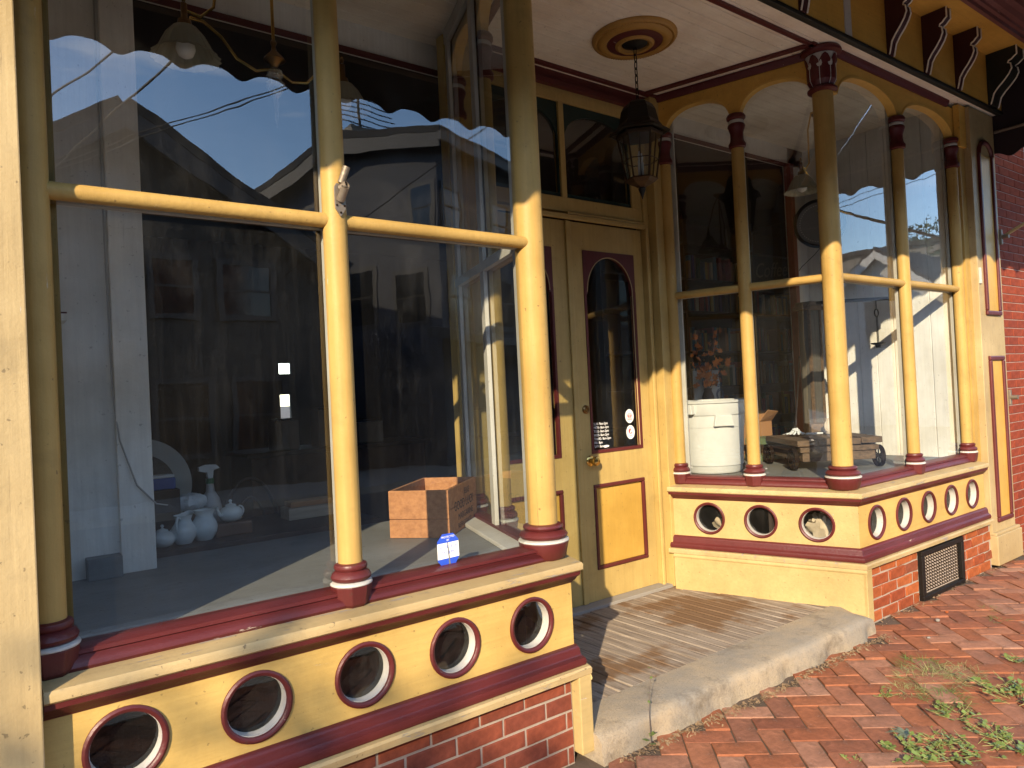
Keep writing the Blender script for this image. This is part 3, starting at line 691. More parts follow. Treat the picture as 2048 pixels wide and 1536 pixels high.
# doors
for sx in (-1, 1):
    xo, xi = X0+sx*.692, X0+sx*.004
    def bx(g, u0, u1, y0, y1, z0, z1): a, b = sorted((X0+sx*u0, X0+sx*u1)); g.box(a, b, y0, y1, z0, z1)
    g = G(); bx(g, .004, .130, DY, DY+.045, .016, 2.447); bx(g, .604, .690, DY, DY+.045, .016, 2.447)
    bx(g, .130, .604, DY+.001, DY+.044, .016, .208); bx(g, .130, .604, DY+.001, DY+.044, .755, .955); bx(g, .130, .604, DY+.001, DY+.044, 2.270, 2.447)
    d = OB('door', g, Y_DOOR, SHOP, label='right leaf of the double door with brass knob and opening hours' if sx > 0 else 'left leaf of the double door half hidden by the bay')
    g = G(); bx(g, .150, .584, DY+.012, DY+.030, .230, .735); OB('door_panel', g, Y_GOLD, d, bevel=.004)
    g = G()
    for (u0, u1, z0, z1) in ((.130, .604, .208, .232), (.130, .604, .731, .755), (.130, .154, .232, .731), (.580, .604, .232, .731)): bx(g, u0, u1, DY-.008, DY+.014, z0, z1)
    OB('panel_moulding', g, REDZ, d, bevel=.006)
    g = G()
    for (u0, u1, z0, z1) in ((.130, .604, .955, .975), (.130, .148, .975, 2.02), (.584, .604, .975, 2.02)): bx(g, u0, u1, DY-.006, DY+.020, z0, z1)
    n = 32; vs = []; ua, ub = .130, .604
    for i in range(n+1):
        u = ua+(ub-ua)*i/n; q = (u-(ua+ub)/2)/((ub-ua)/2-.030)
        z = 2.00+.235*math.sqrt(max(0, 1-q*q)) if abs(q) < 1 else 1.99
        X = X0+sx*u; vs += [(X, DY-.004, z), (X, DY-.004, 2.271), (X, DY+.020, z), (X, DY+.020, 2.271)]
    fs = []
    for i in range(n):
        p, q_ = 4*i, 4*i+4; fs += [(p, q_, q_+1, p+1), (p+2, p+3, q_+3, q_+2), (p, p+2, q_+2, q_), (p+1, q_+1, q_+3, p+3)]
    g.add(vs, fs); OB('glazing_frame', g, REDZ, d)
    pts_ = [(X0+sx*(ub-.022), DY+.001, .978)]+[(X0+sx*((ua+ub)/2+((ub-ua)/2-.0285)*math.cos(a_)), DY-.003, 2.0+.236*math.sin(a_)) for a_ in [math.pi*i/24 for i in range(25)]]
    OB('glazing_bead', G().tube(pts_, .0035, 6), Y_PIL, d)
    a, b = sorted((X0+sx*.140, X0+sx*.595)); g = G(); g.add([(a, DY+.022, .96), (b, DY+.022, .96), (b, DY+.022, 2.26), (a, DY+.022, 2.26)], [(0, 1, 2, 3)]); gp = OB('glass', g, DGLASS, d, recalc=False)
    if sx > 0:
        rod = G(); c_ = (2.158, DY, .912)
        rod.lathe([(.034, -.001), (.034, -.005), (.028, -.010), (.016, -.013), (.012, -.030), (.018, -.034), (.029, -.044), (.031, -.056), (.025, -.068), (.010, -.073)], 24, c_, axis='y'); OB('knob', rod, BRASS, d, smooth=True)
        OB('deadbolt', G().lathe([(.028, -.001), (.027, -.008), (.020, -.013), (.017, -.012), (.012, -.018), (.002, -.018)], 24, (2.141, DY, 1.243), axis='y'), ABRASS, d, smooth=True)
        g = G(); g.box(X0-.012, X0+.030, DY-.016, DY-.002, .016, 2.447); OB('astragal', g, Y_DOOR, d, bevel=.004)
        MT = lambda x, z: frame_mat((x, DY+.0195, z), (1, 0, 0), (0, 0, 1))
        hrs = [('SUN- 9am-2pm', 1), ('MON- 8am-2pm', 1), ('TUES- 8am-2pm', 1), ('WED- 8am-2pm', 1), ('THURS- 8am-2pm', 1), ('FRI- 8am', 1), ('SAT- 8am', 1)]
        for k, (s_, _) in enumerate(hrs): TEXT('opening_hours', s_, .0245, MT(2.222, 1.135-k*.0245), PRINTW, d, xs=.83)
        for k, (x, z) in enumerate(((2.325, .992), (2.335, .966))):
            g = G(); n = 9; g.prism([(x+.028*math.cos(2*math.pi*i/n)*random.uniform(.7, 1.1), z+.009*math.sin(2*math.pi*i/n)*random.uniform(.7, 1.1)) for i in range(n)], DY+.0185, DY+.0195, fn=lambda u, v, h: (u, h, v)); OB('paint_dab', g, PRINTW, d)
        for k, (x, z) in enumerate(((2.557, 1.176), (2.560, 1.068))):
            g = G(); g.prism([(x+.040*math.cos(2*math.pi*i/28), z+.047*math.sin(2*math.pi*i/28)) for i in range(28)], DY+.0185, DY+.0195, fn=lambda u, v, h: (u, h, v)); st = OB('round_sticker', g, PRINTW, d)
            g = G()
            if k == 0:
                for rr in (.010, .016, .022): g.tube([(x+rr*1.05*math.cos(a_), DY+.018, z+rr*math.sin(a_)-.002) for a_ in [math.pi*i/12 for i in range(13)]], .0012, 4)
                for q in (-.014, -.005, .005, .014): g.box(x+q-.002, x+q+.002, DY+.0172, DY+.0184, z-.012, z+.004)
                for q in (-.018, -.024): g.box(x-.022, x+.022, DY+.0172, DY+.0184, z+q-.0012, z+q+.0012)
            else:
                for rr, a0, a1 in ((.017, 1.2, 4.6), (.010, .6, 4.2), (.014, 4.3, 6.1)):
                    n = 14; P = [(x+rr*math.cos(a0+(a1-a0)*i/n)*.9, DY+.018, z+.006+rr*math.sin(a0+(a1-a0)*i/n)) for i in range(n+1)]
                    g.tube(P, [.0006+.003*math.sin(math.pi*i/n) for i in range(n+1)], 5)
                g.box(x-.012, x+.012, DY+.0172, DY+.0184, z-.024, z-.022)
            OB('emblem', g, PRINTR, st)
# ------------------------------------------------ brick bases under the bays
def brick_wall(name, x0, x1, yf, z0, courses, ch, bl, mt, mort, parent, holes=(), jit=.002, off0=0, jnt=.010, depth=.07, label=None, prefix='brick', stagger=.5, axisx=True):
    g = G()
    zt = z0+courses*ch
    g.box(x0, x1, yf+.004, yf+depth+.05, z0-.06, zt); wl = OB(name, g, mort, parent, label=label)
    cache = {}
    for k in range(courses):
        za, zb_ = z0+k*ch+jnt/2, z0+(k+1)*ch-jnt/2
        x = x0-bl*(stagger if k % 2 else 0)-off0
        while x < x1:
            a, b = max(x, x0)+jnt/2, min(x+bl, x1)-jnt/2; x += bl
            if b-a < .02: continue
            spans = [(a, b)]
            for (hx0, hx1, hz0, hz1) in holes:
                if zb_ > hz0 and za < hz1:
                    ns = []
                    for (p, q) in spans:
                        if q <= hx0 or p >= hx1: ns.append((p, q)); continue
                        if p < hx0-.02: ns.append((p, hx0))
                        if q > hx1+.02: ns.append((hx1, q))
                    spans = ns
            for (p, q) in spans:
                Lb = round(q-p, 3)
                if Lb not in cache:
                    cache[Lb] = []
                    for _ in range(3 if abs(Lb-(bl-jnt)) < .002 else 1):
                        bm_ = brick_mesh('b', Lb, zb_-za, .02, mt, .003, jit)
                        cache[Lb].append(bm_.mesh('brick', [mt]))
                o = bpy.data.objects.new(prefix, random.choice(cache[Lb])); COL.objects.link(o)
                o.rotation_euler = (math.pi/2, 0, 0); o.location = ((p+q)/2, yf-random.uniform(0, jit), (za+zb_)/2); o.parent = wl
                o.matrix_parent_inverse = world(wl).inverted()
    return wl
cxl = BAYS[0].w(*corner(.085))[0]; cxr = BAYS[1].w(*corner(.085))[0]
brick_wall('brick_base', -.95, .880, -.085, -.115, 5, .0698, .205, BR_PAINT, MORT, SHOP, jit=.0015, off0=.05)
brick_wall('brick_base', 3.215, 5.06, -.085, -.115, 5, .0698, .205, BR_OLD, MORT, SHOP, holes=[(3.875, 4.535, -.2, .215)], jit=.005, off0=.03, jnt=.012)
# vent
vent = OB('vent_grille', G().box(3.89, 4.52, -.070, -.03, -.11, .21), IRON, SHOP, label='rusty iron vent grille in the brick base')
g = G(); g.box(3.885, 4.525, -.112, -.06, .180, .214); g.box(3.885, 4.525, -.112, -.06, -.112, -.078); g.box(3.885, 3.925, -.112, -.06, -.078, .18); g.box(4.485, 4.525, -.112, -.06, -.078, .18); OB('vent_frame', g, IRON, vent, bevel=.004)
for k in range(15):
    for q in range(7):
        x = 3.945+k*.0375; z = -.06+q*.034; g = G()
        g.tube([(x-.012, -.078, z), (x, -.09, z+.012), (x+.012, -.078, z+.024)], .0055, 5); OB('vent_scroll', g, RUST, vent) if False else None
g = G()
for k in range(16):
    x = 3.935+k*.0362
    for q in range(12):
        z = -.070+q*.0208; g.tube([(x-.010, -.076, z), (x+.008, -.088, z+.010), (x-.010, -.076, z+.020)], .0048, 5)
OB('vent_scrollwork', g, RUST, vent)
# ------------------------------------------------ pilasters
# right pilaster
g = G(); g.box(5.065, 5.515, -.098, .08, .14, 3.36); pil = OB('pilaster', g, Y_PIL, SHOP, bevel=.004, label='cream pilaster with red panel moulding at the right end')
g = G(); g.box(5.055, 5.535, -.135, .08, -.09, .128); g.box(5.06, 5.53, -.125, .08, .128, .15); OB('pilaster_base', g, Y_PIL, pil, bevel=.005)
def panel(x0, x1, z0, z1, y, arch=False):
    g = G(); g.box(x0, x1, y-.002, y+.01, z0, z1); p = OB('pilaster_panel', g, Y_GOLD, pil)
    g = G(); w_ = .034
    g.box(x0-w_, x1+w_, y-.018, y+.01, z0-w_, z0); g.box(x0-w_, x0, y-.018, y+.01, z0, z1); g.box(x1, x1+w_, y-.018, y+.01, z0, z1)
    if not arch: g.box(x0-w_, x1+w_, y-.018, y+.01, z1, z1+w_)
    OB('panel_moulding', g, REDZ, pil, bevel=.008)
    if arch:
        cx, r = (x0+x1)/2, (x1-x0)/2+w_/2
        OB('panel_arch', G().tube([(cx+r*math.cos(a), y-.004, z1+r*.8*math.sin(a)) for a in [math.pi*i/20 for i in range(21)]], .019, 8), REDZ, pil, smooth=True)
panel(5.20, 5.41, .25, 1.44, -.1); panel(5.20, 5.41, 1.82, 3.02, -.1, True)
g = G(); g.box(4.98, 5.067, -.05, .06, -.1, 3.36); OB('pilaster_filler', g, Y_COL, SHOP)
g = G(); g.box(4.955, 5.067, -.07, -.03, 3.05, 3.36); OB('arch_end_block', g, Y_OCH, SHOP)
# left pilaster
g = G(); g.box(-1.5, -.888, -.135, .08, -.1, 3.36); pil = OB('pilaster', g, Y_PIL, SHOP, bevel=.004, label='cream pilaster at the left edge')
g = G(); g.box(-1.04, -1.005, -.152, -.13, .05, 1.1); OB('panel_moulding', g, REDZ, pil, bevel=.006)
g = G(); g.box(-.893, -.80, .03, .08, .7, 3.36); OB('pilaster_filler', g, Y_COL, SHOP)
# ------------------------------------------------ frieze, brackets, cornice
g = G(); g.box(-1.6, 5.56, -.150, -.10, 3.384, 3.79); fr = OB('frieze', g, Y_OCH, SHOP)
g = G(); g.box(-1.6, 5.56, -.158, -.118, 3.366, 3.392); OB('frieze_bead', g, DKG, SHOP, bevel=.006)
g = G(); g.box(3.19, 3.265, -.154, -.149, 3.395, 3.775); OB('bracket_scar', g, WHT, fr, label='bare weathered strip where a bracket is missing')
def bracket(x, w_, sc=1.0, yproj=.155):
    prof = [(0, 0), (.012, -.0), (.020, .03), (.030, .075), (.052, .110), (.085, .150), (.112, .190), (.126, .225), (.122, .262), (.108, .272), (.113, .285), (.128, .292), (.140, .305), (.155, .318), (.155, .385), (0, .385)]
    k = yproj/.155
    def fn(u, v, h): return (h, -.149-u*k, 3.392+v)
    g = G().prism(prof, x, x+w_, fn=fn); b = OB('bracket', g, BRK if sc == 1 else DKG, fr)
    for e in (x-.002, x+w_-.004):
        g = G(); g.tube([fn(u+.004, v, e+.003) for u, v in prof[1:-1]], .0055, 6); OB('bracket_edging', g, WHT, b) if False else None
    g = G()
    for e in (x+.003, x+w_-.003): g.tube([fn(u+.003, v, e) for u, v in prof[1:-1]], .0055, 6)
    OB('bracket_edge', g, CEIL, fr)
for x in (-.55, -.02, .51, 1.05, 1.60, 2.15, 2.70, 3.70, 4.21, 4.71): bracket(x, .066)
bracket(5.29, .15, 2, .20)
g = G(); g.box(-1.6, 5.6, -.405, -.10, 3.778, 3.80); OB('cornice_soffit', g, Y_OCH, SHOP)
crown = [(-.395, 3.772), (-.418, 3.775), (-.421, 3.800), (-.440, 3.806), (-.445, 3.822), (-.470, 3.832), (-.490, 3.860), (-.520, 3.875), (-.530, 3.905), (-.560, 3.915), (-.585, 3.955), (-.60, 3.965), (-.60, 4.0), (-.395, 4.0)]
g = G().prism(crown, -1.6, 5.62, fn=lambda u, v, h: (h, u, v)); OB('cornice_crown', g, CROWN, SHOP)
# outer brick wall to the right and upper building mass
brick_wall('brick_wall', 5.535, 6.33, -.045, -.115, 54, .0698, .212, BR_WALL, MORTR, SHOP, jit=.001, jnt=.007, label='red brick end wall right of the pilaster')
g = G(); g.box(-1.6, 6.33, -.05, 8.2, 3.80, 7.0); OB('upper_wall', g, BR_WALL, SHOP)
g = G(); g.box(-1.8, -1.5, -.05, 8.2, -.1, 3.8); OB('side_wall', g, BR_WALL, SHOP)
# handrail socket and rod bracket on the pilaster edge
for z in (1.145, 2.41):
    b = OB('wall_bracket', G().box(5.515, 5.545, -.115, -.075, z-.06, z+.06), STEEL, SHOP, bevel=.004)
    OB('socket', G().lathe([(.018, 0), (.018, -.05), (.013, -.05)], 14, (5.53, -.11, z), axis='y'), STEEL, b, smooth=True)
OB('awning_arm', G().tube([(5.53, -.12, 2.41), (5.53, -1.25, 2.98)], .013, 10), Y_PIL, SHOP, smooth=True)
OB('door_chime_box', G().box(5.075, 5.10, -.112, -.096, 2.02, 2.14), WHT, SHOP, bevel=.004)

# ------------------------------------------------ awning
aw = EMP('awning', (X0, -1.3, 2.98), 'dark cloth awning with scalloped valance stretched along the shop front', 'awning')
xa, xb, ya, zv = -1.65, 5.56, -1.30, 3.03
def slab(poly_pts, thick, name, mt):
    pass
g = G(); g.add([(xa, -.60, 4.02), (xb, -.60, 4.02), (xb, ya, 3.26), (xa, ya, 3.26), (xa, -.60, 4.028), (xb, -.60, 4.028), (xb, ya-.006, 3.268), (xa, ya-.006, 3.268)], [(0, 1, 2, 3), (4, 5, 6, 7), (0, 1, 5, 4), (2, 3, 7, 6), (1, 2, 6, 5), (0, 3, 7, 4)]); OB('canopy', g, AWN, aw)
def scallop(p0, p1, zlow, ztopf, name, per=.275, amp=.045):
    p0, p1 = Vector(p0), Vector(p1); Ln = (p1-p0).length; n = int(Ln/per*16); vs = []
    d = (p1-p0)/Ln; nn = Vector((-d.y, d.x, 0))*.003
    for i in range(n+1):
        u = Ln*i/n; ph = u/per % 1.0; z = zlow+amp*(1+math.cos(2*math.pi*ph))*.5-amp*.12*math.cos(4*math.pi*ph)
        p = p0+d*u
        for q in (nn, -nn): vs += [(p.x+q.x, p.y+q.y, z), (p.x+q.x, p.y+q.y, ztopf(u/Ln))]
    fs = []
    for i in range(n):
        a, b = 4*i, 4*i+4; fs += [(a, b, b+1, a+1), (a+2, a+3, b+3, b+2), (a, a+2, b+2, b)]
    return OB(name, G().add(vs, fs), AWN, aw)
scallop((xa, ya, 0), (xb, ya, 0), zv-.02, lambda k: 3.262, 'valance')
for x in (xa+.004, xb-.004):
    scallop((x, -.06, 0), (x, ya, 0), 3.04, lambda k: 4.0 if k < .43 else 4.0-(k-.43)/.57*.74, 'end_flap')
g = G()
for x in (xa+.03, xb-.03): g.tube([(x, -.10, 3.24), (x, ya, 3.24)], .012, 8)
g.tube([(xa, ya+.02, 3.25), (xb, ya+.02, 3.25)], .014, 8); OB('awning_frame', g, STEEL, aw)

# ------------------------------------------------ interior shell
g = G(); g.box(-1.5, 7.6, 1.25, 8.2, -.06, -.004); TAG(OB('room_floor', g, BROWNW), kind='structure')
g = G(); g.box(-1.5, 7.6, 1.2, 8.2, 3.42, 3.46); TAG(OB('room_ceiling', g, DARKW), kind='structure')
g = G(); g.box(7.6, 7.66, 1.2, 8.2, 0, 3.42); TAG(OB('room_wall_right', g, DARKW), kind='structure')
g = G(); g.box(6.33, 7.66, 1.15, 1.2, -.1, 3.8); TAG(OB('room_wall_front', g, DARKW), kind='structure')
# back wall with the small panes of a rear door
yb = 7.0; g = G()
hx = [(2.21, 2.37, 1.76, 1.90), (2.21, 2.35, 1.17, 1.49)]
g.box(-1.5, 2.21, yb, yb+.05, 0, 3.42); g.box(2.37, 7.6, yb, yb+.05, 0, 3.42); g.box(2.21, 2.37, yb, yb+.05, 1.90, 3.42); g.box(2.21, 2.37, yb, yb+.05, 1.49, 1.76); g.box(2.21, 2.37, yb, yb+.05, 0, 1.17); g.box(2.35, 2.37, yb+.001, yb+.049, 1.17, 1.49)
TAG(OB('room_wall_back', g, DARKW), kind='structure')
# partition between display and room: header, white stubs
g = G(); g.box(-1.5, X0-.82, 1.20, 1.25, 3.225, 3.42); g.box(X0+.82, 5.0, 1.20, 1.25, 3.225, 3.42); OB('display_header', g, WHTW, SHOP)
g = G(); g.box(-.40, X0-.80, 1.188, 1.20, 3.205, 3.235); g.box(X0+.80, 4.72, 1.188, 1.20, 3.205, 3.235); OB('header_trim', g, RED, SHOP)
g = G(); g.box(-1.5, -.53, 1.06, 1.10, .70, 3.378); OB('display_wall', g, WHTW, SHOP)
g = G(); g.box(-.535, -.405, 1.03, 1.22, .7145, 3.378); OB('display_pier', g, WHTW, SHOP, bevel=.004)
g = G(); g.box(-.66, -.537, .985, 1.06, .7146, .80); OB('wall_box', g, PLAT, SHOP, bevel=.003)
g = G(); g.box(4.725, 5.0, 1.20, 1.25, 0, 3.42); OB('display_wall', g, WHTW, SHOP)
# right side wall: broad white boards
sw = OB('display_side_wall', G().box(4.965, 5.0, .06, 1.2, .70, 3.378), WHTW, SHOP)
yy = .07
for k in range(8):
    g = G(); w_ = .139; g.box(4.955+random.uniform(0, .002), 4.9655, yy, yy+w_-.004, .7146, 3.377); OB('board', g, WHTW, sw, bevel=.002, seg=1); yy += w_+.002
g = G(); g.box(-.94, -.90, .08, 1.06, .70, 3.378); OB('display_side_wall', g, WHTW, SHOP)
g = G(); g.box(4.672, 4.728, 1.15, 1.21, .0, 3.225); OB('red_casing', g, REDPOST, SHOP, bevel=.004)
g = G(); g.prism([(3.0, 1.25), (4.95, 1.25), (4.95, 1.95), (3.0, 1.95)], .66, .7146); OB('display_floor', g, PLAT, SHOP)
g = G(); g.box(3.0, 4.95, 1.94, 1.95, 0, .66); OB('display_riser', g, DARKW, SHOP)
ZF = .716

# ================================================================ HANGING LANTERN
lx, ly = 2.11, .52
lan = EMP('hanging_lantern', (lx, ly, 3.32), 'dark metal lantern hanging on a chain above the entrance', 'lantern')
g = G(); k = 0; z = 3.318
ch = []
while z > 3.0:
    pts_ = []
    for i in range(12):
        a = 2*math.pi*i/12; u, v = .0085*math.cos(a), .019*math.sin(a)+(.006 if math.sin(a) > 0 else -.006)
        pts_.append((lx+(u if k % 2 else 0), ly+(0 if k % 2 else u), z-.02+v))
    OB('chain_link', G().tube(pts_, .0032, 6, closed=True), IRON, lan, smooth=True); z -= .040; k += 1
LMET = plain('lantern_bronze', (.06, .035, .018), .5, .6, .2)
LK = 1.2
H6 = lambda r, z: [(lx+LK*r*math.cos(math.pi/3*i+.2), ly+LK*r*math.sin(math.pi/3*i+.2), z) for i in range(6)]
OB('roof', G().lathe([(LK*r, z) for r, z in [(.012, 3.01), (.05, 3.0), (.068, 2.985), (.082, 2.955), (.088, 2.92), (.094, 2.885), (.112, 2.855), (.142, 2.832), (.146, 2.822), (.135, 2.818), (.10, 2.83)]], 6, (lx, ly, 0), rot=.2), IRON, lan)
OB('gallery', G().lathe([(LK*r, z) for r, z in [(.105, 2.822), (.112, 2.815), (.110, 2.800), (.098, 2.795)]], 6, (lx, ly, 0), rot=.2), LMET, lan)
a_, b_ = H6(.104, 2.80), H6(.070, 2.555)
for i in range(6):
    OB('corner_bar', G().tube([a_[i], b_[i]], .0055, 6), LMET, lan)
    j = (i+1) % 6; OB('pane', G().add([a_[i], a_[j], b_[j], b_[i]], [(0, 1, 2, 3)]), LGLASS, lan, recalc=False)
    mid = [tuple((Vector(p)+Vector(q))/2) for p, q in ((a_[i], a_[j]), (b_[i], b_[j]))]; m1 = [tuple((Vector(a_[i])*.45+Vector(b_[i])*.55)), tuple((Vector(a_[j])*.45+Vector(b_[j])*.55))]
    OB('glazing_bar', G().tube(mid, .003, 5).tube(m1, .003, 5), LMET, lan)
for q in (-.02, .02): OB('candle', G().lathe([(.011, 2.57), (.011, 2.66), (.006, 2.665), (.010, 2.69), (.003, 2.715)], 10, (lx+q, ly+q*.5, 0)), BULB, lan, smooth=True)
OB('bottom_cup', G().lathe([(LK*r, z) for r, z in [(.076, 2.562), (.080, 2.553), (.060, 2.535), (.030, 2.520), (.022, 2.512)]], 6, (lx, ly, 0), rot=.2), LMET, lan)
OB('finial', G().lathe([(.016, 2.515), (.022, 2.505), (.020, 2.495), (.013, 2.480), (.007, 2.462), (.002, 2.445)], 12, (lx, ly, 0)), IRON, lan, smooth=True)

# ================================================================ FLAG HOLDER, STICKER
fh = EMP('flag_holder', (.004, -.045, 1.995), 'weathered metal flagpole holder screwed to the middle column of the near bay', 'flag holder')
def FH(u, v, h): return (.004+u, -.041-h, 1.995+v)
OB('plate', G().prism([(0, -.004), (.018, .022), (.020, .04), (.020, .095), (.012, .108), (-.012, .108), (-.020, .095), (-.020, .04), (-.018, .022)], 0, .005, fn=FH), STEEL, fh, bevel=.001)
def socket(p, d, r, ln):
    d = Vector(d).normalized(); u = d.orthogonal().normalized(); v = d.cross(u); M = Matrix((u, v, d)).transposed().to_4x4(); M.translation = Vector(p)
    return G().lathe([(r*.3, 0), (r, .001), (r, ln), (r*.80, ln), (r*.80, .006)], 20, M=M, cap=False)
OB('socket', socket((.004, -.046, 2.045), (.10, -.62, .75), .0135, .050), STEEL, fh, smooth=True)
OB('socket', socket((.006, -.046, 2.085), (.45, -.75, .35), .0135, .030), STEEL, fh, smooth=True)
OB('socket', socket((.010, -.044, 2.105), (.25, -.30, .90), .0125, .058), STEEL, fh, smooth=True)
for u, v in ((-.013, .034), (.014, .034), (0, .010)): OB('screw', G().lathe([(.0035, -.005), (.0035, -.0075), (.001, -.008)], 10, (.004+u, -.041, 1.995+v), axis='y'), RUST, fh)
# alarm sticker on the inside of the near pane
SX, SZ, SY = .402, .800, .0255
st = EMP('window_sticker', (SX, SY, SZ-.06), 'blue and white torn octagonal security sticker on the near window', 'sticker')
def octo(z0, z1, grow=0):
    P = [(-.047, -.036), (-.026, -.062), (.026, -.060), (.047, -.030), (.046, .034), (.024, .060), (-.024, .062), (-.047, .036)]
    out = []
    n = len(P)
    for i in range(n):
        p, q = P[i], P[(i+1) % n]
        for zc in (None,):
            if z0 <= p[1] <= z1: out.append(p)
            for zz in (z0, z1):
                if (p[1]-zz)*(q[1]-zz) < 0: k = (zz-p[1])/(q[1]-p[1]); out.append((p[0]+(q[0]-p[0])*k, zz))
    cx = sum(p[0] for p in out)/len(out); cz = sum(p[1] for p in out)/len(out)
    out.sort(key=lambda p: math.atan2(p[1]-cz, p[0]-cx)); return out
SF = lambda u, v, h: (SX+u, SY-h, SZ+v+u*.02)
OB('sticker_top', G().prism(octo(.028, .1), 0, .0006, fn=SF), PRINTB, st); OB('sticker_middle', G().prism(octo(-.030, .028), 0, .0006, fn=SF), PRINTW, st); OB('sticker_foot', G().prism(octo(-.1, -.030), 0, .0006, fn=SF), PRINTB, st)
SM = lambda z: frame_mat((SX, SY-.0009, SZ+z), (1, 0, .02), (0, 0, 1))
TEXT('lettering', 'PROTECTED', .0105, SM(.046), PRINTW, st, 'CENTER', .0002); TEXT('lettering', 'BY', .0105, SM(.034), PRINTW, st, 'CENTER', .0002)
TEXT('lettering', 'SECURTECH', .0165, SM(.007), PRINTB, st, 'CENTER', .0002, .88); TEXT('lettering', 'SYSTEMS', .0165, SM(-.014), PRINTB, st, 'CENTER', .0002, .9)
OB('tear', G().prism([(-.004, .028), (.000, .028), (.004, -.02), (.008, -.06), (.001, -.06), (-.001, -.02)], -.0001, .0012, fn=SF), PLAT, st)

# ================================================================ LEFT DISPLAY
# wooden crate
U = Vector((.66, -.75, 0)).normalized(); V = Vector((.75, .66, 0)).normalized(); CP = Vector((.556, .80, ZF)); LA, LB, HC, TW = .295, .51, .222, .014
cr = EMP('wooden_crate', tuple(CP+U*LA/2+V*LB/2), 'open pine margarine crate with dark stencilled lettering in the near window', 'crate')
CF = lambda u, v, h: tuple(CP+U*u+V*v+Vector((0, 0, h)))
def cbox(name, u0, u1, v0, v1, h0, h1, mt=CRATE, par=cr):
    g = G(); vs = [CF(u, v, h) for h in (h0, h1) for v in (v0, v1) for u in (u0, u1)]
    g.add(vs, [(0, 2, 3, 1), (4, 5, 7, 6), (0, 1, 5, 4), (2, 6, 7, 3), (0, 4, 6, 2), (1, 3, 7, 5)]); return OB(name, g, mt, par, bevel=.0025)
cbox('end_board', 0, LA, 0, TW, 0, .086); cbox('end_board', 0, LA, .0005, TW, .088, HC)
cbox('end_board', 0, LA, LB-TW, LB, 0, HC)
cbox('side_board', LA-TW, LA, TW, LB-TW, 0, .125); cbox('side_board', LA-TW, LA-.0005, TW, LB-TW, .127, HC)
cbox('side_board', 0, TW, TW, LB-TW, 0, .11); cbox('side_board', 0, TW, TW, LB-TW, .112, HC)
cbox('bottom_board', TW, LA-TW, TW, LB-TW, .004, .014)
CM = lambda v, h: frame_mat(CF(LA+.0008, v, h), V, (0, 0, 1))
TEXT('stencil', 'JELKE', .042, CM(LB*.62, .165), INK, cr, 'CENTER', .0002); TEXT('stencil', 'GOOD LUCK', .062, CM(LB*.52, .105), INK, cr, 'CENTER', .0002, .95)
TEXT('stencil', 'MARGARINE', .044, CM(LB*.56, .055), INK, cr, 'CENTER', .0002, 1.1); TEXT('stencil', 'REFRIGERATE', .034, CM(LB*.52, .016), INK, cr, 'CENTER', .0002, 1.2)
# dark table behind the display floor
tb = EMP('low_table', (.1, 1.6, 0), 'dark low table carrying the crockery behind the near window', 'table')
OB('table_top', G().box(-.40, .75, 1.285, 1.95, .70, .735), SHELFW, tb, bevel=.004)
for x in (-.36, .70):
    for y in (1.33, 1.9): OB('leg', G().box(x, x+.04, y, y+.04, 0, .70), SHELFW, tb)
ZT = .7355
def teapot(name, x, y, z, s, label, grp, rz=0):
    t = EMP(name, (x, y, z), label, 'teapot', grp); M = Matrix.Translation((x, y, z)) @ Matrix.Rotation(rz, 4, 'Z') @ Matrix.Scale(s, 4)
    b = G().lathe([(.030, 0), (.046, .008), (.060, .030), (.058, .052), (.042, .070), (.026, .076), (.026, .080)], 24, M=M); OB('body', b, PORC, t, smooth=True)
    OB('lid', G().lathe([(.028, .078), (.024, .085), (.008, .090), (.005, .096), (.010, .102), (.004, .110)], 20, M=M), PORC, t, smooth=True)
    OB('spout', G().tube([M @ Vector(p) for p in ((-.045, 0, .035), (-.068, 0, .045), (-.078, 0, .065), (-.084, 0, .078))], [.012*s, .010*s, .008*s, .009*s], 10), PORC, t, smooth=True)
    OB('handle', G().tube([M @ Vector((.052+.026*math.sin(a), 0, .044+.026*math.cos(a))) for a in [math.pi*i/10 for i in range(11)]], .0045*s, 8), PORC, t, smooth=True)
def pitcher(x, y, z, s, label, rz=0):
    t = EMP('pitcher', (x, y, z), label, 'pitcher', 'white pitchers'); M = Matrix.Translation((x, y, z)) @ Matrix.Rotation(rz, 4, 'Z') @ Matrix.Scale(s, 4)
    prof = [(.036, 0), (.040, .005), (.058, .035), (.062, .060), (.054, .085), (.040, .105), (.036, .118), (.042, .135), (.046, .142)]
    vs, fs, n = [], [], 26
    for j, (r, h) in enumerate(prof):
        for i in range(n):
            a = 2*math.pi*i/n; k = max(0, math.cos(a-math.pi))**6*(j/8.0)**4
            vs.append(M @ Vector(((r+.024*k)*math.cos(a), r*math.sin(a), h+.012*k)))
    fs = [(j*n+i, j*n+(i+1) % n, (j+1)*n+(i+1) % n, (j+1)*n+i) for j in range(len(prof)-1) for i in range(n)]+[tuple(range(n))[::-1]]
    OB('body', G().add(vs, fs), PORC, t, smooth=True, recalc=True)
    OB('handle', G().tube([M @ Vector(p) for p in ((.038, 0, .130), (.062, 0, .138), (.078, 0, .115), (.078, 0, .080), (.056, 0, .050))], [.006*s]*5, 8), PORC, t, smooth=True)
teapot('teapot', -.31, 1.40, ZT, .95, 'small white teapot at the edge of the white pier, lowest of the two', 'white teapots', .6)
pitcher(-.215, 1.41, ZT, .95, 'white pitcher next to the small teapot by the white pier', -2.2)
pitcher(-.118, 1.43, ZT, 1.02, 'white pitcher nearer the brown block, spout turned right', 2.6)
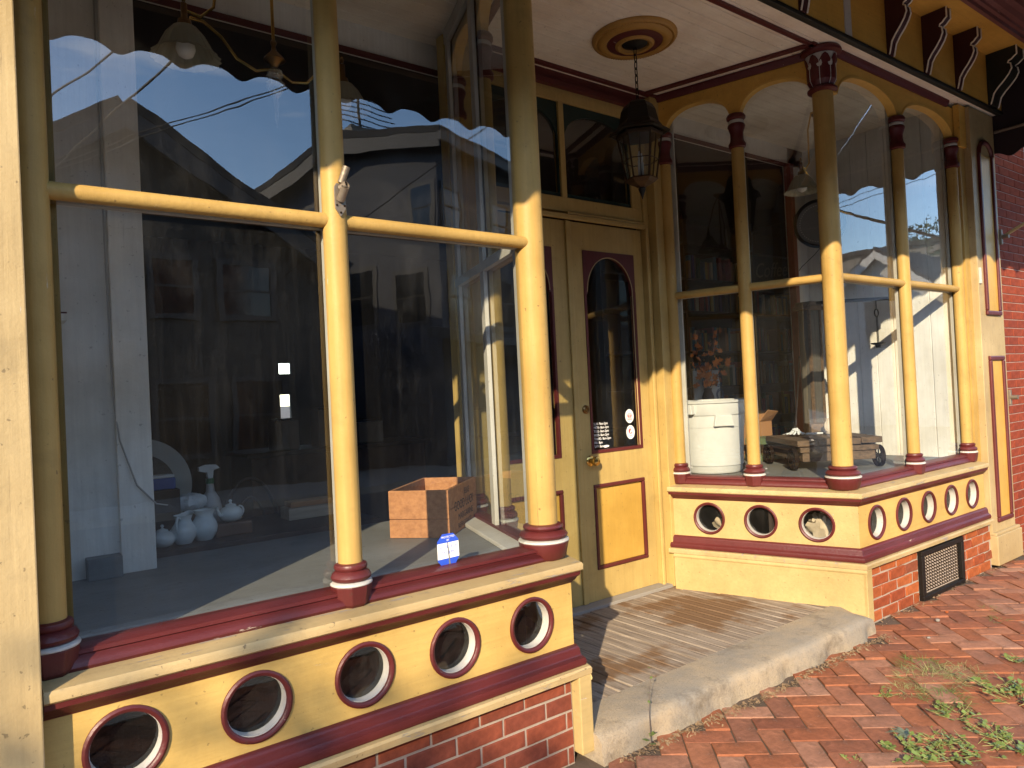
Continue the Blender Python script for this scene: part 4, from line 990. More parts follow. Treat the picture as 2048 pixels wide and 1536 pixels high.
bb = TAG(OB('wooden_block', G().box(-.075, .105, 1.40, 1.52, ZT, .802), BROWNW, bevel=.01), 'brown wooden block under the pale teapot', 'block')
teapot('teapot', .018, 1.46, .8025, .98, 'pale teapot raised on a brown block', 'white teapots', .4)
# folded lace / brush head behind the pitchers
lc = EMP('lace_bundle', (-.14, 1.58, ZT), 'fluffy white lace bundle standing behind the pitchers', 'lace')
OB('stand', G().lathe([(.035, ZT), (.03, .86)], 14, (-.14, 1.58, 0)), BROWNW, lc)
vs = []; n, mm = 30, 14
for j in range(mm+1):
    for i in range(n):
        a = 2*math.pi*i/n; b = math.pi*j/mm; r = .075*math.sin(b)*(1+.10*math.sin(9*a)+random.uniform(-.08, .08)); vs.append((-.14+r*math.cos(a), 1.58+r*.8*math.sin(a), .905+.045*math.cos(b)+random.uniform(-.004, .004)))
OB('lace', G().add(vs, [(j*n+i, j*n+(i+1) % n, (j+1)*n+(i+1) % n, (j+1)*n+i) for j in range(mm) for i in range(n)]), LACE, lc, smooth=True)
sp_ = EMP('spray_bottle', (-.035, 1.62, ZT), 'grey spray bottle with white trigger head and green collar', 'bottle')
OB('bottle', G().lathe([(.045, ZT), (.052, .75), (.052, .87), (.044, .905), (.022, .945), (.017, .985)], 20, (-.035, 1.62, 0)), plain('bottle_grey', (.36, .35, .34), .35), sp_, smooth=True)
OB('collar', G().lathe([(.020, .985), (.020, 1.010)], 16, (-.035, 1.62, 0)), plain('collar_green', (.02, .14, .06), .4), sp_)
OB('trigger_head', G().prism([(-.055, .052), (-.055, .072), (-.02, .082), (.03, .080), (.050, .060), (.018, .052), (.014, .010), (-.012, .010), (-.016, .040)], 1.607, 1.633, fn=lambda u, v, h: (-.035+u, h, 1.0+v)), PLAS, sp_, bevel=.004)
# pale round tray leaning at the back
tr_ = EMP('round_tray', (-.33, 1.80, ZT), 'pale round tray leaning behind the crockery with a dark worn centre', 'tray')
OB('rim', G().lathe([(.165, 0), (.245, -.004), (.247, -.012), (.165, -.012)], 48, (-.33, 1.80, .985), axis='y', cap=False), plain('tray_cream', (.42, .41, .37), .6), tr_, smooth=True)
OB('tray_centre', G().lathe([(.17, -.002), (.17, -.008)], 48, (-.33, 1.80, .985), axis='y'), plain('tray_dark', (.06, .055, .05), .8, 0, .8, 40), tr_)
bp = EMP('wrapped_packet', (-.29, 1.50, .98), 'blue wrapped packet with white top beside the tray', 'packet')
OB('stack', G().box(-.37, -.20, 1.52, 1.64, ZT, .985), SHELFW, bp, bevel=.003); OB('wrap', G().box(-.345, -.215, 1.53, 1.60, .986, 1.042), BLUE, bp, bevel=.006); OB('white_top', G().box(-.34, -.22, 1.535, 1.595, 1.0425, 1.058), PLAS, bp, bevel=.004)
# cable down the pier
cb = TAG(OB('wall_cable', G().tube([(-.548, 1.05, 3.2), (-.546, 1.05, 2.1), (-.540, 1.05, 1.45), (-.525, 1.022, 1.26), (-.470, 1.02, 1.07), (-.40, 1.018, .985), (-.352, 1.05, .970)], .0035, 6), plain('cable_grey', (.35, .34, .32), .5), smooth=True), 'thin grey cable hanging down the white wall of the near window', 'cable')
# wall shelf bracket left
ws = EMP('wall_shelf', (-.83, 1.0, 1.75), 'white wall shelf end with red edge left of the near window', 'shelf')
OB('board', G().box(-.90, -.70, .93, 1.06, 1.735, 1.765), WHTW, ws); OB('edge', G().box(-.90, -.70, .925, .932, 1.762, 1.768), RED, ws); OB('support', G().prism([(-.90, 1.735), (-.72, 1.735), (-.90, 1.58)], .96, .99, fn=lambda u, v, h: (u, h, v)), WHTW, ws)
# furniture shapes deep in the left room
ch_ = EMP('bentwood_chair', (.25, 1.95, 0), 'dark bentwood chair back behind the low table', 'chair')
OB('seat', G().lathe([(.19, .44), (.20, .46), (.18, .475)], 24, (.40, 2.25, 0)), SHELFW, ch_, smooth=True)
for dx, dy in ((-.15, -.15), (.15, -.15), (-.15, .15), (.15, .15)): OB('leg', G().tube([(.40+dx*.9, 2.25+dy*.9, .45), (.40+dx*1.2, 2.25+dy*1.2, 0)], .014, 8), SHELFW, ch_)
OB('back_hoop', G().tube([(.40-.19*math.cos(a), 2.42, .46+.45*math.sin(a)) for a in [math.pi*i/16 for i in range(17)]], .012, 8), SHELFW, ch_, smooth=True)
OB('inner_hoop', G().tube([(.40-.11*math.cos(a), 2.42, .46+.33*math.sin(a)) for a in [math.pi*i/16 for i in range(17)]], .009, 8), SHELFW, ch_, smooth=True)
pb = EMP('plank_stack', (.52, 1.7, ZT), 'pale short board lying on the low table behind the middle column', 'board')
OB('board', G().box(.36, .66, 1.60, 1.74, ZT, .80), wood_mat('pale_board', (.30, .24, .17), (.42, .35, .26), 'x'), pb, bevel=.004); OB('board', G().box(.38, .62, 1.62, 1.72, .801, .83), CARD, pb, bevel=.003)
ct = EMP('counter', (1.4, 4.2, 0), 'dark counter with small appliances deep inside the shop', 'counter')
OB('cabinet', G().box(.9, 2.6, 4.0, 4.6, 0, .92), BROWNW, ct); OB('counter_top', G().box(.85, 2.65, 3.95, 4.65, .92, .96), SHELFW, ct, bevel=.006)
for i, (x, w_, h_) in enumerate(((1.15, .22, .26), (1.55, .16, .34), (1.95, .26, .20))):
    t = EMP('counter_appliance', (x, 4.2, .96), ['squat grey box appliance on the dark counter', 'tall grey appliance on the dark counter', 'wide low appliance on the dark counter'][i], 'appliance', 'appliances on the counter')
    OB('body', G().box(x, x+w_, 4.1, 4.3, .961, .96+h_), STEEL, t, bevel=.01); OB('lid', G().box(x+.02, x+w_-.02, 4.12, 4.28, .9605+h_, .98+h_), IRON, t, bevel=.006)

# ================================================================ DISPLAY LAMPS
def lampfix(x, y, ztop, label):
    t = EMP('display_lamp', (x, y, ztop), label, 'lamp', 'two-armed display lamps')
    OB('canopy', G().lathe([(.06, ztop), (.058, ztop-.012), (.03, ztop-.03), (.012, ztop-.04)], 24, (x, y, 0)), BRASS, t, smooth=True)
    OB('rod', G().tube([(x, y, ztop-.03), (x, y, 2.86)], .007, 8), BRASS, t)
    OB('hub', G().lathe([(.006, 2.90), (.014, 2.885), (.008, 2.87), (.012, 2.85), (.040, 2.82), (.045, 2.81), (.020, 2.795), (.012, 2.78)], 20, (x, y, 0)), ABRASS, t, smooth=True)
    OB('crystal', G().lathe([(.012, 2.78), (.030, 2.765), (.034, 2.745), (.022, 2.73), (.040, 2.712), (.038, 2.695), (.020, 2.66), (.010, 2.65), (.012, 2.625), (.007, 2.60), (.009, 2.575), (.004, 2.55), (.001, 2.525)], 20, (x, y, 0)), CRYS, t, smooth=True)
    for sx, dy in ((-1, -.05), (1, .12)):
        ex, ey = x+sx*.36, y+dy
        OB('arm', G().tube([(x, y, 2.775), (x+sx*.08, y+dy*.2, 2.745), (x+sx*.16, y+dy*.45, 2.77), (x+sx*.22, y+dy*.6, 2.84), (x+sx*.29, y+dy*.8, 2.88), (ex-sx*.02, ey, 2.875)], .006, 8), BRASS, t, smooth=True)
        OB('arm', G().tube([(ex, ey, 2.90), (ex-sx*.06, ey, 2.89), (ex-sx*.11, ey, 2.94), (ex-sx*.13, ey-dy*.2, 3.06), (ex-sx*.16, ey-dy*.5, 3.2), (x+sx*.10, y, ztop-.02)], .006, 8), BRASS, t, smooth=True)
        OB('lamp_holder', G().lathe([(.004, 2.96), (.010, 2.945), (.005, 2.93), (.012, 2.925), (.012, 2.865), (.024, 2.86), (.026, 2.845), (.018, 2.835)], 16, (ex, ey, 0)), ABRASS, t, smooth=True)
        vs, n = [], 40; prof = [(.022, 2.838), (.045, 2.83), (.070, 2.80), (.088, 2.765), (.102, 2.735), (.125, 2.715)]
        for j, (r, h) in enumerate(prof):
            for i in range(n):
                a = 2*math.pi*i/n; rr = r*(1+.03*(1 if i % 2 else -1)*(j/5.0)); vs.append((ex+rr*math.cos(a), ey+rr*math.sin(a), h))
        OB('lamp_shade', G().add(vs, [(j*n+i, j*n+(i+1) % n, (j+1)*n+(i+1) % n, (j+1)*n+i) for j in range(5) for i in range(n)]), SHADE, t, recalc=False)
        OB('bulb', G().lathe([(.012, 2.83), (.016, 2.80), (.034, 2.765), (.036, 2.745), (.026, 2.722), (.006, 2.712)], 18, (ex, ey, 0)), BULB, t, smooth=True)
lampfix(.055, .66, 3.376, 'brass two-armed lamp with glass drop above the near window display')
lampfix(4.19, .60, 3.376, 'brass two-armed lamp with ribbed shades above the far window display')

# ================================================================ RIGHT DISPLAY
# trash can
tx, ty = 3.405, 1.125
can = EMP('trash_can', (tx, ty, ZF), 'white plastic trash can standing in the far bay window', 'trash can')
OB('body', G().lathe([(r*1.14, z) for r, z in [(.150, ZF), (.172, ZF+.004), (.182, ZF+.02), (.198, ZF+.335), (.206, ZF+.337), (.210, ZF+.42), (.214, ZF+.422), (.218, ZF+.43), (.220, ZF+.51), (.230, ZF+.512), (.232, ZF+.526), (.222, ZF+.531), (.212, ZF+.525), (.190, ZF+.06), (.0, ZF+.05)]], 48, (tx, ty, 0)), PLAS, can, smooth=True)
for a in (math.radians(-122), math.radians(58)):
    M = Matrix.Translation((tx, ty, ZF)) @ Matrix.Rotation(a, 4, 'Z')
    g = G(); g.prism([(-.075, .345), (.075, .345), (.060, .425), (-.060, .425)], 1.14*.205, 1.14*.228, fn=lambda u, v, h: tuple(M @ Vector((h, u, v)))); OB('handle', g, PLAS, can, bevel=.006)
for a in (math.radians(-175), math.radians(-55), math.radians(60)):
    M = Matrix.Translation((tx, ty, ZF)) @ Matrix.Rotation(a, 4, 'Z')
    g = G(); g.prism([(-.03, .435), (.03, .435), (.022, .505), (-.022, .505)], .24, .29, fn=lambda u, v, h: tuple(M @ Vector((h, u, v)))); OB('lug', g, PLAS, can, bevel=.006)
# platform scale cart
U = Vector((.80, -.60, 0)); V = Vector((.60, .80, 0)); CP2 = Vector((3.70, .60, ZF))
cart = EMP('platform_scale', (4.05, .80, ZF), 'antique wooden platform scale on iron wheels in the far bay window', 'scale')
CF2 = lambda u, v, h: tuple(CP2+U*u+V*v+Vector((0, 0, h)))
def cb2(name, u0, u1, v0, v1, h0, h1, mt=CARTW, bev=.004):
    vs = [CF2(u, v, h) for h in (h0, h1) for v in (v0, v1) for u in (u0, u1)]
    return OB(name, G().add(vs, [(0, 2, 3, 1), (4, 5, 7, 6), (0, 1, 5, 4), (2, 6, 7, 3), (0, 4, 6, 2), (1, 3, 7, 5)]), mt, cart, bevel=bev)
W_, D_ = .56, .62
cb2('side_rail', .02, W_-.02, 0, .04, .062, .125); cb2('side_rail', .02, W_-.02, D_-.04, D_, .062, .125); cb2('end_rail', .02, .06, .04, D_-.04, .064, .124); cb2('end_rail', W_-.06, W_-.02, .04, D_-.04, .064, .124)
cb2('frame_board', .0, W_, -.015, D_+.01, .128, .165)
for k in range(4): cb2('deck_board', -.02+k*.152, -.02+k*.152+.148, -.02, D_+.0, .172+(.006 if k % 2 else 0), .215+(.006 if k % 2 else 0))
for u, v, r in ((-.03, .05, .078), (W_+.03, .06, .078), (-.03, D_-.08, .078), (W_+.03, D_-.08, .078)):
    c_ = CF2(u, v, r); d = U; a0 = Vector((0, 0, 1)); b0 = d.cross(a0)
    g = G(); n = 28; vs = []
    for rr, h in ((r-.014, -.014), (r, -.014), (r, .014), (r-.014, .014)):
        for i in range(n):
            a = 2*math.pi*i/n; vs.append(Vector(c_)+(a0*math.cos(a)+b0*math.sin(a))*rr+d*h)
    g.add(vs, [(j*n+i, j*n+(i+1) % n, ((j+1) % 4)*n+(i+1) % n, ((j+1) % 4)*n+i) for j in range(4) for i in range(n)]); wh = OB('wheel', g, RUST, cart, smooth=True)
    g = G()
    for q in range(6):
        a = 2*math.pi*q/6; g.tube([c_, Vector(c_)+(a0*math.cos(a)+b0*math.sin(a))*(r-.008)], .005, 6)
    g.tube([Vector(c_)-d*.02, Vector(c_)+d*.02], .012, 10); OB('spokes', g, RUST, wh)
g = G(); g.tube([CF2(-.02, .05, .078), CF2(W_+.02, .06, .078)], .008, 6); g.tube([CF2(-.02, D_-.08, .078), CF2(W_+.02, D_-.08, .078)], .008, 6); OB('axle', g, IRON, cart)
cb2('pillar_foot', .34, .56, .60, .76, .20, .29); 
pz = .95
g = G(); g.box(4.475, 4.625, .93, 1.03, ZF+.21, 1.93); OB('pillar', g, PILW, cart, bevel=.006)
g = G(); g.box(4.462, 4.482, .918, .94, ZF+.22, 1.93); g.box(4.618, 4.638, .918, .94, ZF+.22, 1.93); OB('pillar_edge', g, CARTW, cart)
g = G(); g.box(4.445, 4.655, .90, 1.06, 1.93, 1.965); g.prism([(4.45, 1.965), (4.65, 1.965), (4.62, 2.0), (4.48, 2.0)], .91, 1.05, fn=lambda u, v, h: (u, h, v)); OB('pillar_cap', g, CARTW, cart, bevel=.006)
g = G(); g.tube([(4.56, 1.0, 1.99), (4.60, .62, 1.97), (4.62, .34, 1.95)], .014, 8); g.box(4.60, 4.64, .32, .35, 1.93, 2.03); OB('beam', g, IRON, cart)
g = G(); g.tube([(4.61, .45, 1.955), (4.61, .45, 1.88)], .004, 6); g.tube([(4.61+.03*math.cos(a), .45, 1.85+.03*math.sin(a)) for a in [2*math.pi*i/12 for i in range(12)]], .005, 6, closed=True); g.tube([(4.60, .44, 1.83), (4.60, .44, 1.62)], .003, 5); g.tube([(4.625, .46, 1.83), (4.625, .46, 1.62)], .003, 5); OB('hanger', g, IRON, cart)
OB('weight_pan', G().lathe([(.055, 1.62), (.050, 1.612), (.020, 1.60), (.018, 1.585), (.026, 1.58)], 24, (4.61, .45, 0)), IRON, cart, smooth=True)
# beaded white cord on the scale
bc = EMP('beaded_cord', CF2(.16, .34, .22), 'white beaded cord bundle lying on the platform scale', 'cord'); 
bz = CP2+U*.12+V*.36+Vector((0, 0, .226)); g = G()
for i in range(46):
    a = i*.62; r = .012+.0011*i; p = bz+U*(r*math.cos(a))+V*(r*math.sin(a))+Vector((0, 0, .012+.045*math.exp(-(r/.03)**2)))
    g.lathe([(.002, -.008), (.008, -.004), (.009, 0), (.008, .004), (.002, .008)], 8, tuple(p))
OB('bead_coil', g, LACE, bc, smooth=True); g = G()
for i in range(10): p = bz+U*(.07+.013*i)+V*(.004*math.sin(i)-.03)+Vector((0, 0, .010)); g.lathe([(.002, -.009), (.009, -.004), (.010, 0), (.009, .004), (.002, .009)], 8, tuple(p))
OB('bead_tail', g, LACE, bc, smooth=True)
jg = EMP('handled_jug', CF2(.42, .42, .222), 'small cream jug with loop handles on the platform scale', 'jug'); jc = CP2+U*.40+V*.40+Vector((0, 0, .222))
OB('body', G().lathe([(.03, 0), (.045, .02), (.048, .06), (.03, .10), (.028, .12)], 20, tuple(jc)), plain('jug_cream', (.55, .47, .36), .3), jg, smooth=True)
OB('handle', G().tube([jc+Vector((-.045-.025*math.sin(a), 0, .06+.035*math.cos(a))) for a in [math.pi*i/10 for i in range(11)]], .006, 8), plain('jug_handle', (.5, .42, .32), .3), jg, smooth=True)
# sticks
for i, (p, q, r, lb, mt) in enumerate((((4.18, .93, .935), (4.62, 1.12, 1.55), .007, 'thin grey metal rod leaning on the red casing', STEEL), ((4.70, .88, 1.50), (4.86, .90, .97), .009, 'dark wooden pole leaning beside the scale pillar', BROWNW))):
    t = EMP('leaning_rod', p, lb, 'rod', 'rods leaning in the far window'); OB('shaft', G().tube([p, q], r, 8), mt, t, smooth=True); OB('tip', G().lathe([(r*1.3, -.01), (r*1.4, 0), (r*1.3, .012)], 8, q), IRON, t)
# cardboard box with open flaps
bx_ = EMP('cardboard_box', (4.36, 1.56, ZF), 'brown cardboard box with raised flaps behind the far window display', 'box')
g = G(); g.box(4.10, 4.62, 1.42, 1.43, ZF, 1.02); g.box(4.10, 4.62, 1.74, 1.75, ZF, 1.02); g.box(4.10, 4.11, 1.43, 1.74, ZF, 1.02); g.box(4.61, 4.62, 1.43, 1.74, ZF, 1.02); g.box(4.11, 4.61, 1.43, 1.74, ZF, ZF+.01); OB('carton', g, CARD, bx_)
for nm, pts_ in (('flap', [(4.10, 1.425, 1.02), (4.42, 1.425, 1.02), (4.40, 1.40, 1.14), (4.12, 1.40, 1.14)]), ('flap', [(4.62, 1.43, 1.02), (4.62, 1.74, 1.02), (4.74, 1.72, 1.10), (4.74, 1.44, 1.10)]), ('flap', [(4.44, 1.42, 1.02), (4.62, 1.42, 1.02), (4.60, 1.34, 1.10), (4.45, 1.34, 1.12)])):
    v0 = [Vector(p) for p in pts_]; nn = (v0[1]-v0[0]).cross(v0[2]-v0[0]).normalized()*.004
    OB(nm, G().add([*v0, *[v+nn for v in v0]], [(0, 1, 2, 3), (4, 5, 6, 7), (0, 1, 5, 4), (1, 2, 6, 5), (2, 3, 7, 6), (3, 0, 4, 7)]), CARD, bx_)
gs = EMP('green_carton', (4.18, 1.22, ZF), 'flat green printed carton on a black wire stand', 'carton')
OB('carton', G().box(4.08, 4.34, 1.12, 1.32, .855, .905), GREENP, gs, bevel=.004); OB('carton', G().box(4.12, 4.36, 1.16, 1.36, ZF, .765), GREENP, gs, bevel=.004)
for x in (4.09, 4.33):
    for y in (1.13, 1.31): OB('leg', G().tube([(x, y, .855), (x+(.02 if x > 4.2 else -.02), y, ZF)], .006, 6), IRON, gs)
g = G()
for k in range(5): g.box(4.20+k*.016, 4.208+k*.016, 1.118, 1.1195, .868, .884)
OB('print_marks', g, PRINTW, gs)
wb = EMP('white_tub', (4.46, 1.20, ZF), 'small white tub behind the platform scale', 'tub'); OB('tub', G().lathe([(.045, ZF), (.05, ZF+.01), (.062, .905)], 24, (4.40, 1.10, 0)), PLAS, wb, smooth=True); OB('rim', G().lathe([(.062, .900), (.067, .903), (.067, .918), (.058, .92)], 24, (4.40, 1.10, 0)), PLAS, wb, smooth=True)
# side table with pillow and autumn bouquet
stb = EMP('side_table', (3.95, 1.75, ZF), 'dark side table behind the white trash can', 'table'); OB('table_top', G().box(3.60, 4.30, 1.42, 1.86, 1.150, 1.175), SHELFW, stb, bevel=.004) if False else OB('table_top', G().box(3.60, 4.06, 1.42, 1.86, 1.150, 1.175), SHELFW, stb, bevel=.004)
for x in (3.62, 4.02):
    for y in (1.44, 1.82): OB('leg', G().box(x, x+.03, y, y+.03, ZF, 1.15), SHELFW, stb)
pl = EMP('throw_pillow', (3.98, 1.62, 1.176), 'pale pillow with dark blue ring pattern behind the trash can', 'pillow')
vs = []; n = 14
for sgn in (1, -1):
    for j in range(n+1):
        for i in range(n+1):
            u, v = i/n*2-1, j/n*2-1; th = .055*(1-u**4)*(1-v**4)+.002; p = Vector((3.98, 1.60, 1.33))+Vector((u*.17, 0, v*.15))+Vector((0, sgn*th, 0)); vs.append(p)
fs = []
for q in range(2):
    o_ = q*(n+1)**2
    fs += [(o_+j*(n+1)+i, o_+j*(n+1)+i+1, o_+(j+1)*(n+1)+i+1, o_+(j+1)*(n+1)+i) for j in range(n) for i in range(n)]
OB('cushion', G().add(vs, fs), CLOTH, pl, smooth=True)
for cx, cz in ((3.90, 1.38), (4.06, 1.39), (3.92, 1.26), (4.08, 1.27)):
    for rr in (.05, .038): OB('ring_print', G().tube([(cx+rr*math.cos(a), 1.545-.006*(1-((cx+rr*math.cos(a)-3.98)/.17)**4), cz+rr*math.sin(a)) for a in [2*math.pi*i/24 for i in range(24)]], .003, 5, closed=True), NAVY, pl)
bq = EMP('leaf_bouquet', (3.84, 1.46, 1.176), 'bouquet of orange artificial maple leaves rising behind the trash can', 'bouquet')
OB('vase', G().lathe([(.03, 1.176), (.045, 1.20), (.05, 1.26), (.03, 1.31), (.035, 1.33)], 18, (3.84, 1.48, 0)), BROWNW, bq, smooth=True)
gl_, gs_, gb_ = G(), G(), G()
def maple(c, R_, s):
    P = [(0, -.2), (.35, -.25), (.25, -.05), (.75, .05), (.45, .2), (.6, .5), (.25, .4), (0, 1), (-.25, .4), (-.6, .5), (-.45, .2), (-.75, .05), (-.25, -.05), (-.35, -.25)]
    vs = [c+R_ @ Vector((u*s, v*s, .12*s*(abs(u)))) for u, v in P]+[c]
    return vs, [(len(P), i, (i+1) % len(P)) for i in range(len(P))]
from mathutils import Euler
for (dx, dz, n_) in ((-.15, .38, 12), (.16, .50, 14), (-.07, .20, 10), (.26, .20, 10), (.06, .30, 12), (-.02, .08, 8), (.15, .10, 7)):
    b0 = Vector((3.84, 1.48, 1.31)); e0 = b0+Vector((dx, random.uniform(-.05, .05), dz)); gs_.tube([b0, (b0+e0)/2+Vector((dx*.1, 0, .03)), e0], .0025, 5)
    for q in range(n_):
        k = random.uniform(.35, 1.05); c = b0.lerp(e0, k)+Vector((random.gauss(0, .03), random.gauss(0, .03), random.gauss(0, .03)))
        gl_.add(*maple(c, Euler((random.uniform(.6, 2.4), random.uniform(-.7, .7), random.uniform(0, 6.28))).to_matrix(), random.uniform(.035, .055)))
    for q in range(4): c = e0+Vector((random.gauss(0, .04), random.gauss(0, .03), random.gauss(0, .04))); gb_.lathe([(.001, -.006), (.006, 0), (.001, .006)], 6, tuple(c))
OB('leaves', gl_, LEAFO, bq, recalc=False); OB('stems', gs_, STICK, bq); OB('berries', gb_, plain('berry_gold', (.5, .28, .06), .4), bq)
# wall clock on the white side wall
wc = EMP('round_clock', (4.80, .98, 2.68), 'dark rimmed round clock hanging in the far window', 'clock'); dn = Vector((-.86, -.50, 0)); du = Vector((0, 0, 1)); dv = dn.cross(du); M = Matrix((du, dv, dn)).transposed().to_4x4(); M.translation = Vector((4.80, .98, 2.68))
OB('rim', G().lathe([(.18, -.03), (.205, -.03), (.21, 0), (.205, .02), (.185, .022), (.18, .0)], 48, M=M, cap=False), IRON, wc, smooth=True); OB('clock_face', G().lathe([(.185, -.02), (.185, .004)], 48, M=M), plain('clock_grey', (.22, .23, .24), .3), wc)
g = G()
for i in range(48): a = 2*math.pi*i/48; g.lathe([(.004, .004), (.003, .008)], 6, M=M @ Matrix.Translation((.155*math.cos(a), .155*math.sin(a), 0)))
OB('dial_dots', g, PRINTW, wc); OB('hanger', G().tube([(4.80, .98, 2.88), (4.88, 1.0, 3.1), (4.955, 1.02, 3.2)], .003, 5), IRON, wc)
cc = TAG(OB('clock_cord', G().tube([(4.79, .97, 2.48), (4.77, 1.02, 2.42), (4.73, 1.12, 2.33), (4.725, 1.145, 2.30)], .003, 6), IRON), 'thin black cord from the round clock to the red casing', 'cord')
# bookcase and books
bk = EMP('bookcase', (5.4, 2.55, 0), 'tall dark bookcase full of books at the back of the far window', 'bookcase')
SHZ = [.62, .98, 1.335, 1.70, 2.11, 2.44, 2.80]
OB('back', G().box(3.6, 7.1, 2.72, 2.74, 0, 3.1), SHELFW, bk)
for z in SHZ: OB('shelf', G().box(3.6, 7.1, 2.40, 2.72, z-.022, z), SHELFW, bk, bevel=.003)
for x in (3.58, 4.75, 5.92, 7.08): OB('upright', G().box(x, x+.025, 2.40, 2.72, 0, 3.1), SHELFW, bk)
BC = [plain('book_%d' % i, c, .6) for i, c in enumerate(((.22, .03, .02), (.05, .10, .16), (.30, .24, .15), (.04, .04, .04), (.06, .10, .05), (.34, .16, .05), (.30, .05, .05), (.45, .40, .30), (.08, .05, .14), (.16, .09, .05), (.42, .30, .06), (.06, .16, .20)))]
PAGES = plain('book_pages', (.55, .50, .40), .8)
BMESH = {}
def book(x, y, z, w_, h_, d_, mi, label, flat=False):
    key = (round(w_, 3), round(h_, 2), mi)
    if key not in BMESH:
        g = G(); g.box(-w_/2, -w_/2+.003, 0, d_, 0, h_); g.box(w_/2-.003, w_/2, 0, d_, 0, h_); g.box(-w_/2, w_/2, -.003, 0, 0, h_); p = G(); p.box(-w_/2+.0031, w_/2-.0031, .0005, d_-.006, .004, h_-.004)
        BMESH[key] = (g.mesh('book', [BC[mi]]), p.mesh('pages', [PAGES]))
    o = bpy.data.objects.new('book', BMESH[key][0]); COL.objects.link(o); o.location = (x, y, z)
    if flat: o.rotation_euler = (0, math.pi/2, 0)
    p = bpy.data.objects.new('pages', BMESH[key][1]); COL.objects.link(p); p.parent = o
    TAG(o, label, 'book', 'books in the bookcase'); return o
CN = ['red', 'dark blue', 'tan', 'black', 'dark green', 'orange', 'crimson', 'cream', 'purple', 'brown', 'mustard', 'teal']
ROWN = ['lowest', 'second', 'third', 'fourth', 'fifth', 'sixth']
from collections import defaultdict
cnt = defaultdict(int)
for r_, z in enumerate(SHZ[:6]):
    x = 4.45
    while x < 6.9:
        if random.random() < .10: x += random.uniform(.04, .10); continue
        w_ = random.choice((.022, .03, .038, .046)); h_ = random.choice((.19, .22, .25)); mi = random.randrange(12)
        for u_ in (4.75, 5.92):
            if u_-.03 < x+w_ and x < u_+.03: x = u_+.03
        book(x+w_/2, 2.44+random.uniform(0, .03), z+.0005, w_, h_, .17, mi, '%s book with %s spine on the %s bookcase shelf, %s section' % ({.022: 'thin', .03: 'slim', .038: 'thick', .046: 'very thick'}[w_], CN[mi], ROWN[r_], 'left' if x < 4.75 else 'middle' if x < 5.92 else 'right')); x += w_+.002
for i, (mi, x, dz) in enumerate(((6, 5.25, 0), (10, 5.30, .048), (11, 5.22, .096), (7, 5.28, .144))): pass
sg = EMP('coffee_sign', (6.2, 2.36, 2.44), 'dim wooden sign reading Coffee in script on the bookcase', 'sign')
OB('board', G().box(5.80, 6.56, 2.355, 2.375, 2.445, 2.74), SIGNW, sg, bevel=.004); TEXT('lettering', 'Coffee', .23, frame_mat((6.17, 2.353, 2.52), (1, 0, .10), (-.05, 0, 1)), plain('sign_ink', (.20, .18, .12), .7), sg, 'CENTER', .0008, shear=.35)

# ================================================================ ACROSS THE STREET (seen in the panes)
def siding(name, col, pitch=.12):
    m, t, b, o = mat_base(name); c = N(t, 'TexCoord'); sx = N(t, 'SeparateXYZ'); t.links.new(c.outputs['Object'], sx.inputs[0])
    f = math_(t, 'FRACT', math_(t, 'MULTIPLY', sx.outputs['Z'], 1/pitch)); cc_ = mix(t, noise(t, 1.2, c.outputs['Object'], 6, .6), tuple(x*.8 for x in col), tuple(x*1.15 for x in col))
    t.links.new(cc_, b.inputs['Base Color']); b.inputs['Roughness'].default_value = .7; bump(t, b, math_(t, 'SUBTRACT', 1.0, f), .9, .03); return m
SB, SGm, SWm = siding('blue_clapboard', (.026, .032, .048)), siding('brown_clapboard', (.024, .021, .018)), siding('white_clapboard', (.46, .45, .43), .15)
def slab_poly(pts_, nrm, th):
    pts_ = [Vector(p) for p in pts_]; nv = Vector(nrm).normalized()*th; n = len(pts_)
    return G().add(pts_+[p+nv for p in pts_], [tuple(range(n))[::-1], tuple(range(n, 2*n))]+[(i, (i+1) % n, n+(i+1) % n, n+i) for i in range(n)])
def win(par, o, xa_, w_, h_, depth=.06):
    """window on a wall: o = lower left corner, xa_ = horizontal direction, outward normal = xa_ x z"""
    xa_ = Vector(xa_).normalized(); nn = xa_.cross(Vector((0, 0, 1))); o = Vector(o)
    f = lambda u, v, h: tuple(o+xa_*u+Vector((0, 0, v))+nn*h)
    w0 = OB('window', G().prism([(0, 0), (w_, 0), (w_, h_), (0, h_)], .0, .02, fn=f), DARKG, par)
    g = G()
    for (a, b, c, d) in ((-.10, 0, -.10, h_+.10), (w_, w_+.10, -.10, h_+.10), (0, w_, -.10, 0), (0, w_, h_, h_+.10), (0, w_, h_*.48, h_*.52)): g.prism([(a, c), (b, c), (b, d), (a, d)], .0, .05, fn=f)
    OB('window_frame', g, TRIMW, w0)
